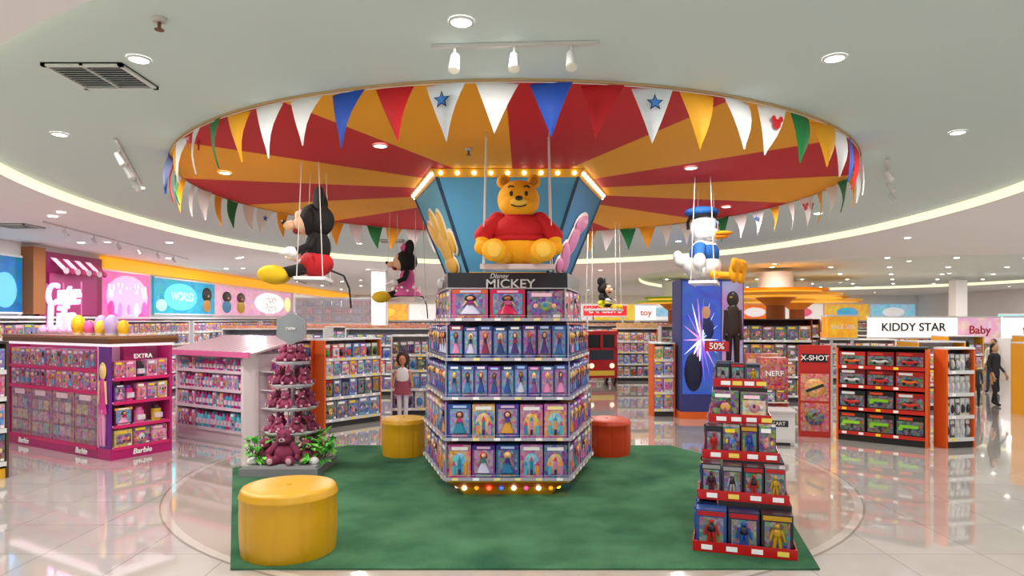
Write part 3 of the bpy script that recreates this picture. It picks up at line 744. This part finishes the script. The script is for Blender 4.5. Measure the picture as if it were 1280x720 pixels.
XR = [(.15,.40,.33,'gun',['#181818','#242424']),(.55,.33,.3,['gun','car'],['#181818','#202020','#a81810']),(.92,.36,.27,'car',['#a81018','#c02018','#781014']),(1.24,.36,.25,'car',['#a81018','#c02418','#8c1014'])]
gondola('toy_shelf_unit', (5.47,11.0), -38.5, 1.24, 1.54, .36, XR, frame='#242424', backc='#202020', endc='#e06018', lip='#c82818', kick='#1a1a1a')
gondola('blaster_shelf_unit', (6.78,10.2), 12, .48, 1.54, .24, [(.15,.1,.3,'blister',['#c8c8c8','#202020','#d8d8d8']),(.5,.1,.28,'blister',['#d0d0d0','#303030']),(.85,.1,.28,'blister',['#c8c8c8','#d8d8d8']),(1.2,.1,.28,'blister',['#d0d0d0','#303030'])], endc='#e06018', lip='#d8d8d8', backc='#383838')
mb = MB(); mb.b3(0,.5,0,.10,0,1.57,'#b82010',GLOSS); mb.b3(.03,.47,-.006,0,1.12,1.5,'#b81c10',GLOSS); mb.b3(.03,.47,-.006,0,.62,1.08,'#d85018',PRINT); mb.b3(.03,.47,-.006,0,.1,.58,'#c82c10',PRINT)
mb.ell((.25,-.01,.84), (.17,.03,.16), '#e8a020', PRINT); mb.ell((.25,-.01,.34), (.15,.03,.14), '#181818', PRINT); mb.box((.25,-.03,.84), (.3,.02,.05), '#202020', GLOSS, RY(-.4)); mb.b3(.05,.45,-.012,-.006,1.28,1.42,'#101010')
ep = mb.build('promo_panel', (4.93,11.28,0), rr(-18))
text('X-SHOT', .12, (.25,-.02,1.35), '#f8f0f0', ep)
for k, (x, y, w, h, c) in enumerate([(4.62,12.2,.5,1.30,'#d02010'),(4.85,13.6,.7,1.30,'#e05c10')]):
    mb = MB(); mb.b3(0,w,0,.3,0,h,c,PRINT); mb.b3(.03,w-.03,-.006,0,h*.62,h*.92,'#f0d0c0' if k else '#b01008',PRINT)
    for z in (.12,.36): mb.b3(.02,w-.02,-.1,0,z*h,z*h+.02,'#f0e0d0'); row(mb,(.03,-.1),(w-.03,-.1),z*h+.02,.16,.24,.08,'box',REDB)
    o = mb.build('red_promo_stand', (x, y, 0), rr(-5)); text('HOT' if k else 'NERF', .14, (w/2,-.015,h*.77), '#ffffff' if not k else '#c02010', o)
mb = MB(); mb.b3(0,.75,0,.5,.05,.52,'#dcdada',GLOSS); mb.b3(.0,.75,-.006,0,.1,.45,'#e4e4e4',MATTE); mb.b3(.1,.65,-.01,-.006,.3,.4,'#303038'); mb.b3(-.03,.78,-.03,.53,.52,.55,'#cccccc',GLOSS)
mb.b3(.06,.69,.05,.45,0,.05,'#404040'); mb.b3(.75,.756,.05,.45,.12,.4,'#48a048',PRINT)
ct = mb.build('promo_table', (3.75,10.55,0), rr(-12)); text('MARIO KART', .08, (.37,-.015,.35), '#e8e8e8', ct)

# poster column
mb = MB()
W1 = 1.25
mb.b3(0,W1,0,1.0,0,2.83,'#30387a',MATTE); mb.b3(-.04,W1+.04,-.04,1.04,0,.14,'#e06018',GLOSS)
mb.b3(.03,.80,-.01,0,.5,2.78,'#3450b0',GLOWP); mb.b3(.82,W1-.02,-.01,0,.5,2.78,'#9a84a8',GLOWP)
for i in range(18):
    a = i*.35; mb.tube((.4,-.014,1.6), (.4+.35*math.cos(a), -.016, 1.6+.85*math.sin(a)), .03, .002, 6, R.choice(['#a8c8ff','#8060d8','#d890c8','#e8f0ff']), EMIT)
mb.ell((.25,-.02,.95), (.18,.02,.4), '#10143a', GLOSS); mb.ell((.5,-.02,2.15), (.09,.02,.13), '#d8a080', GLOSS); mb.ell((.5,-.016,1.82), (.16,.02,.26), '#1c2460', GLOSS)
mb.ell((1.03,-.02,2.42), (.12,.02,.16), '#2c2018', GLOSS); mb.ell((1.03,-.025,1.98), (.18,.02,.34), '#342018', GLOSS)
for s_ in (-1,1):
    mb.tube((1.03+s_*.07,-.02,1.7), (1.03+s_*.09,-.02,.75), .07, .04, 8, '#241814', GLOSS); mb.tube((1.03+s_*.13,-.02,2.2), (1.03+s_*.17,-.02,1.6), .045, .03, 8, '#3a261c', GLOSS)
mb.ell((.99,-.04,2.46), (.03,.01,.02), '#e0a040', GLOSS)
mb.b3(W1,W1+.01,.05,.95,.5,2.78,'#a880a0',GLOWP)
mb.build('poster_column', (3.42,13.3,0), rr(-4))
gondola('toy_shelf_unit', (2.95,13.6), 0, .40, 1.5, .45, [(.15,.2,.33,'box',DARK+BRITE),(.5,.2,.3,'box',BRITE),(.85,.2,.3,'box',MIXD),(1.18,.2,.28,'box',BRITE)], endc='#e06018')
mb = MB()
mb.b3(0,1.0,0,1.5,.22,1.15,'#b01018',GLOSS); mb.b3(.04,.96,.05,1.45,1.15,1.55,'#1a1a22',GLOSS); mb.b3(-.02,1.02,-.02,1.52,1.55,1.66,'#b8141c',GLOSS)
mb.b3(.12,.88,-.01,0,.78,1.08,'#2c3440',GLOSS); mb.b3(.1,.9,-.012,0,.3,.45,'#e8c040',GLOSS)
for x in (.04,.5,.94): mb.b3(x-.04,x+.04,.0,.05,1.1,1.56,'#b8141c',GLOSS)
for y in (.3,1.2):
    for x in (-.02,.94): mb.cyl((x,y,.2), .2,.2,.08,18,'#141414',GLOSS,rot=RY(pi/2))
for x in (.18,.82): mb.ell((x,-.02,.6), (.08,.03,.08), '#fff4d0', EMIT)
mb.build('kiddie_ride_bus', (2.25,20.0,0), rr(8))

gondola('toy_shelf_unit', (3.45,21.5), 0, 1.3, 1.7, .9, [(.15,.22,.34,['box','blister'],BRITE),(.56,.22,.32,'box',BLUE),(.95,.2,.3,['box','blister'],MIXD),(1.3,.2,.3,'box',BRITE)], both=True, endc='#e06a1c', header=('#d89828',.18))
gb = gondola('toy_shelf_unit', (-9.9+.55,14), -90+180, 5.0, 1.95, .5, [(.15,.3,.36,['box','doll'],PINK+BLUE),(.58,.25,.34,['box','doll'],PINK+MIXD),(.98,.22,.3,['box'],PINK+BLUE),(1.34,.2,.28,['box','blister'],MIXD+['#c8c8c8']),(1.66,.25,.26,['box'],MIXD+PINK)], frame='#e8e4e8', backc='#e8e8e8')
copy_obj(gb, (-9.35,19.3,0)); copy_obj(gb, (-9.35,24.6,0)); copy_obj(gb, (-9.35,29.9,0)); copy_obj(gb, (-9.35,8.6,0))
gc = gondola('toy_shelf_unit', (-7.5,17), 0, 2.6, 1.75, .9, [(.15,.3,.36,['box'],BLUE+PINK),(.58,.25,.34,['box'],BRITE),(.98,.22,.3,['box','blister'],MIXD),(1.34,.25,.28,['box'],BRITE)], both=True, header=('#e07828',.08))
for p in ((-4.4,17.4),(-7.2,22),(-4.0,22.5),(-1.2,18.5),(-.8,23.5),(-6.5,28),(-2.5,29),(1,30),(5.6,24.5),(3.0,27.5)):
    copy_obj(gc, (*p, 0))
gd = gondola('toy_shelf_unit', (5.6,16.2), -8, 1.7, 2.0, .9, [(.15,.3,.4,'box',DARK+REDB),(.62,.3,.38,'box',REDB),(1.05,.28,.36,['car','box'],DARK+REDB),(1.5,.28,.36,'box',DARK+REDB+['#d0a880'])], frame='#4a2a1c', backc='#4a2418', both=True, endc='#7a2c14')
copy_obj(gd, (7.8,20.5,0))
ge = gondola('toy_shelf_unit', (9.0,14.5), 0, 1.0, 1.5, .8, [(.15,.2,.36,['box'],BRITE),(.58,.2,.34,['box'],BRITE),(.98,.2,.3,['box','blister'],BRITE)], both=True, endc='#e8a020')
for p in ((13.0,19.5),(15.5,19.5),(19,24),(12,29),(15,29),(18,29),(22,27),(11.6,24.0)): copy_obj(ge, (*p, 0))
copy_obj(ge, (10.75,13.3,0))
gl = gondola('toy_shelf_unit', (9.7,21.5), -12, 2.6, 1.35, .9, [(.15,.3,.34,['box'],['#d8d8d8','#c8c0c0','#d85040','#e0a040']),(.55,.25,.32,['box'],['#e0e0e0','#4898c0','#d0d0d0']),(.95,.22,.3,['box','blister'],['#e0e0e0','#d04050','#d8c8c0'])], both=True, frame='#f0f0f0')
for p in ((13.0,26.4),(16.6,21.8),(8.6,30),(14,33),(20,31)): copy_obj(gl, (*p, 0))
gondola('toy_shelf_unit', (-6.78,7.6), 62, .8, 1.7, .35, [(.2,.2,.36,'box',PINK+DARK),(.62,.2,.34,'box',MIXD),(1.02,.2,.3,'box',BRITE),(1.36,.2,.28,'box',MIXD)], frame='#3a3030', endc='#4a3a30', kick='#e8b020')

for (x, y, r, z, c) in ((8.8,21.9,2.0,2.78,'#f0a010'),(11.9,27.4,2.4,2.74,'#f0b020'),(6.8,27.3,1.6,2.70,'#b0c820')):
    mb = MB(); n = 40
    mb.cyl((0,0,0), .30,.30,z,20,'#8a5028',MATTE); mb.cyl((0,0,z-.3), .32,.7,.3,20,'#d8801c',MATTE); mb.cyl((0,0,z+.2), .55,.55,ZO-z-.2,20,'#f0ecea',MATTE)
    mb.cyl((0,0,z), r, r*1.03,.09,n,c,GLOSS); mb.cyl((0,0,z+.09), r*.7,r*.7,.08,n,'#f8c040',EMIT); mb.cyl((0,0,z+.17), r*.8,r*.82,.07,n,c,GLOSS)
    mb.cyl((0,0,z-.03), r*.55, r*.95,.03,n,'#f0a828',EMIT)
    mb.build('ring_canopy_column', (x, y, 0))
def signboard(x, y, w, z0, z1, col, txt=None, tc_='#202020', mat=EMIT, sz=.5, rz=0):
    mb = MB(); mb.b3(0,w,0,.1,z0,z1,col,mat); mb.b3(-.03,w+.03,-.01,.11,z1,z1+.05,'#e8e8e8',GLOSS); mb.b3(-.03,w+.03,-.01,.11,z0-.05,z0,'#d8d8d8',GLOSS)
    for xx in (.1,w-.16): mb.b3(xx,xx+.06,.02,.08,0,z0,'#d0d0d0',MATTE)
    o = mb.build('store_sign', (x, y, 0), rz)
    if txt: text(txt, sz, (w/2,-.03,(z0+z1)/2), tc_, o)
    return o
signboard(12.45,22.9,3.1,1.4,2.08,'#f0eeec','KIDDY STAR',sz=.40)
signboard(15.7,23.1,1.5,1.2,2.08,'#e8b8c8','Baby',tc_='#c02040',mat=GLOWP,sz=.4)
signboard(17.3,23.1,1.9,1.2,2.08,'#f4f0f0','fun',tc_='#d05010',mat=EMIT,sz=.45)
signboard(8.95,18.6,.85,1.5,2.1,'#e8a828','SALE 50%',tc_='#ffffff',mat=GLOWP,sz=.17)
signboard(10.9,23.0,1.0,1.4,2.1,'#f0a030','hot',tc_='#ffffff',mat=GLOWP,sz=.4)
signboard(19.3,26,3.0,1.3,2.2,'#90d0d8',None,mat=GLOWP)
signboard(2.5,22.9,1.5,2.15,2.5,'#d82028','LAMBER B',tc_='#ffffff',sz=.26,mat=EMIT)
signboard(4.3,22.8,.7,2.0,2.5,'#e8e8e8','toy',tc_='#d05010',sz=.3,mat=EMIT)

# ------------------------------------------------------------------ left wall graphics (wall x=-10, facing +x)
def wb(name, y0, y1, z0, z1, col, mat=GLOWP, txt=None, tc_='#ffffff', sz=.5, blobs=None, em=0, dz=0, dy=0):
    mb = MB(); dx = .06; mb.b3(0,dx,0,y1-y0,0,z1-z0,col,mat)
    mb.b3(dx,dx+.01,0,y1-y0,z1-z0-.04,z1-z0,'#f4f0f0',GLOSS); mb.b3(dx,dx+.01,0,y1-y0,0,.04,'#f4f0f0',GLOSS)
    h = z1-z0; w = y1-y0
    for (u, v, ru, rv, c, m_) in (blobs or []): mb.ell((.07, u*w, v*h), (.02, ru*w, rv*h), c, m_, 20, 10)
    o = mb.build(name, (-9.99, y0, z0))
    for i, t in enumerate((txt or '').split('|')):
        if t: text(t, sz, (.11, w/2+dy, h*.5+dz-i*sz*.75), tc_, o, rz=pi/2, emit=em)
    return o
wb('wall_poster', 10.2, 13.3, 2.12, 3.3, '#1068a0', blobs=[(.5,.5,.35,.3,'#48c0e8',EMIT),(.5,.5,.25,.2,'#0c4878',GLOSS),(.85,.4,.1,.3,'#60b0f0',EMIT)])
mb = MB(); mb.b3(0,.25,0,.35,0,1.38,'#a86a3c',MATTE); mb.build('wood_pilaster', (-9.99,13.35,2.12))
mb = MB()
mb.b3(0,.1,0,2.1,0,1.4,'#9c1460',GLOSS); mb.b3(.1,.14,.25,1.85,.05,.95,'#b83080',GLOSS)
for i in range(8):
    c = '#f0d8e8' if i % 2 == 0 else '#d02878'; y = .3+i*.19
    mb.add([(.12,y,1.28),(.12,y+.19,1.28),(.4,y+.19,1.0),(.4,y,1.0)], [(0,1,2,3)], c, EMIT if i % 2 == 0 else GLOSS); mb.ell((.4,y+.095,1.0), (.02,.095,.07), c, GLOSS)
mb.build('awning_wall_sign', (-9.99,13.72,2.06))
pb = [(.5,.5,.44,.42,'#f8b0d8',EMIT)]
for i in range(5):
    u = .16+i*.17; hh = .16+.05*(i % 2)
    pb += [(u,.28,.065,hh,['#e83c98','#b888e8','#ff80c0','#f8e0f0','#e060b0'][i],EMIT),(u,.28+hh+.1,.05,.09,'#fff0e8',EMIT),(u-.04,.28+hh+.22,.02,.07,'#ffffff',EMIT),(u+.04,.28+hh+.22,.02,.07,'#ffffff',EMIT)]
wb('lightbox_sign', 15.9, 18.0, 1.95, 3.25, '#e868b0', GLOWP, blobs=pb)
wb('wall_poster', 18.2, 21.9, 2.15, 3.22, '#28a0c0', blobs=[(.4,.5,.27,.38,'#58d0e0',EMIT),(.4,.5,.22,.26,'#104890',GLOSS),(.1,.25,.08,.16,'#a0e0c0',EMIT),(.85,.30,.07,.22,'#d89850',GLOSS),(.85,.62,.09,.22,'#201820',GLOSS),(.86,.6,.06,.15,'#e8b890',GLOSS)], txt='WORLD', sz=.36, dy=-.37)
wb('wall_poster', 22.1, 29.5, 2.15, 3.2, '#eab0cc', blobs=[(.10,.3,.05,.22,'#50a0d0',GLOSS),(.10,.62,.05,.18,'#201820',GLOSS),(.105,.6,.035,.13,'#e8b890',GLOSS),(.26,.3,.05,.22,'#e8c040',GLOSS),(.26,.62,.05,.18,'#5a3018',GLOSS),(.265,.6,.035,.13,'#e8b890',GLOSS),(.65,.5,.22,.40,'#ffffff',EMIT),(.65,.5,.205,.36,'#d01868',EMIT),(.93,.5,.05,.3,'#f8f0a0',EMIT)], txt='Happy|Playing', sz=.46, dy=1.1, dz=.17)
wb('wall_poster', 30, 36, 2.15, 3.2, '#e8e4e4', GLOWP)
mb = MB(); mb.b3(0,.12,0,24,0,.28,'#f0a818',EMIT); mb.build('trim_yellow_fascia', (-9.99,15.9,3.26))
mb = MB(); mb.b3(0,.3,0,30,0,.05,'#e8e0e8',GLOSS); mb.build('wall_ledge', (-9.99,9,2.03))
cols = ['#f0b040','#f4f0f0','#e86080','#58b8d8','#f4f0f0','#f0d048','#f4f0f0','#f0b040','#e87828','#f4e8e0','#f0b848','#9ad0e8']
for i in range(12):
    mb = MB(); mb.b3(0,2.8,0,.08,0,1.0,cols[i],GLOWP); mb.ell((1.4,-.02,.5), (.7,.04,.3), cols[(i+5) % 12], GLOWP); mb.build('wall_poster', (-9.5+i*2.95, 41.88, 2.0))
gw = gondola('toy_shelf_unit', (-9.4,41.3), 0, 5.5, 1.9, .5, [(.15,.35,.4,'box',BRITE),(.6,.35,.38,'box',MIXD),(1.05,.3,.36,'box',BRITE),(1.5,.3,.34,'box',MIXD)])
for i in range(1, 6): copy_obj(gw, (-9.4+i*5.8, 41.3, 0))
mb = MB(); mb.b3(0,3.2,0,.1,0,2.9,'#f0eeee',MATTE)
for i in range(16): mb.b3(.05,3.15,-.012,0,1.9+i*.06,1.93+i*.06,'#c8c4c8',GLOSS)
for i in range(24): mb.b3(.1+(i % 8)*.38,.32+(i % 8)*.38,-.06,-.012,1.95+(i//8)*.3,2.15+(i//8)*.3,R.choice(['#f0e0f0','#e8e8f8','#c8d8f0','#f8c8d8']),PRINT)
mb.build('slat_partition', (-8.6,26.0,0))
mb = MB(); mb.b3(0,.45,0,.45,0,ZO,'#f2eeec',MATTE); mb.b3(-.04,.49,-.04,.49,0,.2,'#c8c0bc'); cl = mb.build('square_column', (-4.5,21.0,0))
copy_obj(cl, (-.9,27.5,0)); copy_obj(cl, (17.6,26.0,0))

# ------------------------------------------------------------------ people
def skin_geo(verts, edges, radii):
    me = bpy.data.meshes.new('sk'); me.from_pydata(verts, edges, []); ob = bpy.data.objects.new('sk', me); scene.collection.objects.link(ob)
    md = ob.modifiers.new('s', 'SKIN')
    for i, r in enumerate(radii):
        me.skin_vertices[0].data[i].radius = r if hasattr(r, '__len__') else (r, r)
    me.skin_vertices[0].data[0].use_root = True
    ss = ob.modifiers.new('ss', 'SUBSURF'); ss.levels = 2; ss.render_levels = 2
    bpy.context.view_layer.update()
    ev = ob.evaluated_get(bpy.context.evaluated_depsgraph_get()); m2 = ev.to_mesh()
    vs = [tuple(v.co) for v in m2.vertices]; fs = [tuple(p.vertices) for p in m2.polygons]
    ev.to_mesh_clear(); bpy.data.objects.remove(ob); return vs, fs
def person(x, y, h, rz, top, bottom, hair, skin, step=.12, longhair=True, armbend=.1):
    V = [(0,0,.93),(0,0,1.1),(0,.01,1.3),(0,.01,1.42),(0,0,1.5),
         (-.17,0,1.37),(-.21,.02,1.1),(-.2,-armbend,.87),(-.2,-armbend-.03,.80),
         (.17,0,1.37),(.21,.02,1.1),(.2,-armbend*1.6,.9),(.2,-armbend*1.6-.04,.83),
         (-.09,0,.86),(-.1,-step*.6,.48),(-.1,-step,.08),(-.1,-step-.12,.035),
         (.09,0,.86),(.1,step*.2,.48),(.1,step,.08),(.1,step-.12,.035)]
    E = [(0,1),(1,2),(2,3),(3,4),(3,5),(5,6),(6,7),(7,8),(3,9),(9,10),(10,11),(11,12),(0,13),(13,14),(14,15),(15,16),(0,17),(17,18),(18,19),(19,20)]
    Rr = [(.14,.1),(.125,.09),(.15,.1),(.09,.07),.045,.055,.042,.03,.028,.055,.042,.03,.028,.085,.058,.04,.035,.085,.058,.04,.035]
    vs, fs = skin_geo(V, E, Rr)
    mb = MB(); mb.push(Matrix.Scale(h/1.68, 4))
    groups = {}
    for f in fs:
        z = sum(vs[i][2] for i in f)/len(f); ax = abs(sum(vs[i][0] for i in f)/len(f))
        if z > 1.46 or (ax > .15 and z < .93 and z > .6): c = skin
        elif z > .9: c = top
        elif z > .09: c = bottom
        else: c = '#181414'
        groups.setdefault(c, []).append(f)
    for c, g in groups.items(): mb.add(vs, g, c, MATTE, True)
    mb.ell((0,-.01,1.59), (.075,.09,.11), skin, MATTE, 16, 12)
    mb.ell((0,.03,1.625), (.085,.085,.1), hair, MATTE, 16, 12)
    if longhair: mb.ell((0,.06,1.5), (.085,.05,.16), hair, MATTE, 14, 10)
    mb.ell((0,-.1,1.575), (.013,.02,.02), skin); mb.ell((0,-.09,1.535), (.025,.01,.008), '#a04848')
    for s_ in (-1, 1):
        mb.ell((s_*.03,-.09,1.6), (.012,.008,.007), '#101010', 0, 8, 6); mb.ell((s_*.076,0,1.58), (.012,.02,.03), skin)
        hy = -armbend-.03 if s_ < 0 else -armbend*1.6-.04; hz = .80 if s_ < 0 else .83
        mb.ell((s_*.2, hy-.005, hz-.03), (.018,.034,.045), skin)
        for q, l in enumerate((.055,.065,.06,.045)):
            mb.tube((s_*.2, hy-.025+q*.017, hz-.06), (s_*.195, hy-.028+q*.017, hz-.06-l*.6), .008, .0075, 6, skin); mb.tube((s_*.195, hy-.028+q*.017, hz-.06-l*.6), (s_*.188, hy-.026+q*.016, hz-.06-l), .0075, .006, 6, skin)
        mb.tube((s_*.195, hy-.035, hz-.02), (s_*.185, hy-.06, hz-.06), .009, .007, 6, skin)
    mb.pop(); return mb.build('shopper', (x, y, 0), rz)
person(11.25, 15.3, 1.42, rr(20), '#1c1c22', '#1a1a20', '#100c0c', '#c89870')
person(10.6, 15.0, 1.0, rr(-30), '#30303a', '#24242c', '#100c0c', '#c89870', longhair=False)
person(12.6, 18.2, 1.40, rr(160), '#7a3040', '#242430', '#100c0c', '#b88860')
person(13.2, 18.0, 1.45, rr(-60), '#e0dcd8', '#303a50', '#100c0c', '#c89870', longhair=False)
person(4.1, 25.5, 1.45, rr(0), '#c83030', '#20242c', '#100c0c', '#c89870')

# ------------------------------------------------------------------ ceiling fittings
def vent(x, y, w, d, z, rz):
    mb = MB(); mb.b3(-w/2,w/2,-d/2,d/2,-.006,.004,'#1c1c1c')
    for (a,b_,c,e) in ((-w/2,w/2,-d/2,-d/2+.03),(-w/2,w/2,d/2-.03,d/2),(-w/2,-w/2+.03,-d/2,d/2),(w/2-.03,w/2,-d/2,d/2)): mb.b3(a,b_,c,e,-.02,0,'#d8dcd8')
    for i in range(9):
        yy = -d/2+.07+i*(d-.14)/8; mb.box((0,yy,-.012), (w-.08,.022,.004), '#b8bcb8', 0, RX(.6))
    mb.b3(-.012,.012,-d/2,d/2,-.019,-.004,'#b0b4b0')
    return mb.build('ceiling_air_vent', (x, y, z-.004), rz)
vent(-2.86,4.58,.54,.46,ZT,0)
vent(-8.3,11.0,.6,.5,ZO,0)
vent(-2.6,14.2,.6,.5,ZT,0)
mb = MB(); mb.cyl((0,0,-.02), .035,.04,.02,18,'#c8c4bc',GLOSS); mb.cyl((0,0,-.06), .01,.01,.04,8,'#806040',METAL); mb.cyl((0,0,-.065), .026,.026,.005,12,'#806040',METAL)
sp = mb.build('fire_sprinkler', (-2.0,3.72,ZT-.002))
copy_obj(sp, (-.43,6.5,ZT-.012))
def track(p0, p1, heads, z=ZT, aim=-1, s=1.0):
    p0 = Vector(p0); p1 = Vector(p1); L = (p1-p0).length; mb = MB()
    mb.b3(-L/2,L/2,-.016,.016,-.025,-.002,'#d8d4d0',GLOSS)
    for t in heads:
        x = (t-.5)*L
        mb.tube((x,0,-.025), (x,0,-.07), .010,.010,8,'#d4d0cc',GLOSS)
        mb.push(T(x,0,-.11) @ RX(aim*.5)); mb.cyl((0,0,-.07), .036,.030,.12,18,'#dcdbd8',GLOSS); mb.cyl((0,0,-.073), .029,.029,.006,16,'#e8e0d0',GLOSS); mb.pop()
    c = (p0+p1)/2; d = p1-p0
    return mb.build('track_light', (c.x, c.y, z), math.atan2(d.y, d.x))
track((-.5,4.08),(.53,4.02),(.14,.5,.84))
track((-3.72,6.15),(-4.65,8.2),(.15,.45,.8))
track((3.95,6.9),(5.1,8.8),(.2,.5,.85))
track((-7.5,10.5),(-8.4,17),(.1,.25,.4,.55,.7,.85),ZO)
lights = [(-.29,3.75,ZT),(-2.44,4.29,ZT),(2.1,4.27,ZT),(-4.15,6.02,ZT),(4.05,5.96,ZT),(-1.28,6.37,ZT-.012),(-3.3,7.54,ZT-.012),(1.99,7.3,ZT-.012),
          (-4.8,8.45,ZT),(-1.3,11.3,ZT-.012),(1.3,11.2,ZT-.012),(4.9,10.5,ZT),(3.2,9.8,ZT-.012),(0,14.5,ZT),(3.6,14.2,ZT),(-3.4,14.6,ZT),
          (-6.6,9.6,ZO),(-7.2,6.2,ZO),(-8.2,13.3,ZO),(-6.8,16.5,ZO),(-8.2,20,ZO),(-4.5,20.5,ZO),(-1,21.5,ZO),(2.8,20.8,ZO),(7.8,9.5,ZO),(7.6,12.6,ZO),(10.5,12.2,ZO),(9.4,7.2,ZO),(13.5,13.5,ZO),
          (8,20,ZT),(11.5,19,ZT),(15.5,18.5,ZT),(8,25,ZT),(12,24,ZT),(16,24,ZT),(20,24,ZT),(10,30,ZT),(15,30,ZT),(-6,26,ZO),(-1.5,27.5,ZO),(2.5,27,ZO),(-6,33,ZO),(-1,34,ZO),(4,34.5,ZO),(9,38,ZO),(15,38,ZO),(21,38,ZO),(-7,39,ZO),(0,39,ZO),(-5.5,1.5,ZO),(0,.8,ZO),(5.5,1.5,ZO),(23.5,31,ZO),(18,13,ZO),(-2.5,-1.5,ZO),(3,-1.5,ZO)]
mb = MB()
for (x, y, z) in lights:
    mb.push(T(x, y, z-.010))
    mb.revolve([(.074,.008),(.074,-.002),(.060,-.004),(.058,0)], 20, '#e8e8e8', GLOSS)
    mb.cyl((0,0,-.002), .058,.058,.004,18,'#fffaf0',LAMP); mb.pop()
mb.build('ceiling_downlights')
for i, (x, y, z) in enumerate(lights):
    ld = bpy.data.lights.new('downlight_lamp', 'AREA'); ld.shape = 'DISK'; ld.size = .11
    ld.energy = 39 if y < 12.4 else (56 if y < 17 else 76)
    if x < -6 or x > 7: ld.energy = max(ld.energy, 52)
    ld.color = (1.0, .97, .925)
    lo = bpy.data.objects.new('downlight_lamp', ld); lo.location = (x, y, z-.026); scene.collection.objects.link(lo)

mb = MB()
for i in range(9):
    for j in range(6):
        x = 6.5+i*1.9; y = 18+j*3.2
        mb.cyl((x, y, 0), .06,.06,.006,12,'#fffaf0',LAMP)
mb.build('far_recessed_spots', (0, 0, ZT-.012))
mb = MB()
for i in range(8):
    for (x0) in (-8.8,-7.0): mb.cyl((x0, 10+i*3.4, 0), .06,.06,.006,12,'#fffaf0',LAMP)
mb.build('wall_wash_spots', (0, 0, ZO-.012))

w = bpy.data.worlds.new('world'); scene.world = w; w.use_nodes = True
w.node_tree.nodes['Background'].inputs[0].default_value = (.95, .97, 1, 1); w.node_tree.nodes['Background'].inputs[1].default_value = .6

cam = bpy.data.cameras.new('camera'); cam.sensor_width = 36; cam.lens = 36*820/1280; cam.shift_y = 40/1280; cam.clip_start = .05; cam.clip_end = 200
co = bpy.data.objects.new('camera', cam); co.location = (0, 0, 2.0); co.rotation_euler = (pi/2, 0, 0); scene.collection.objects.link(co)
scene.camera = co
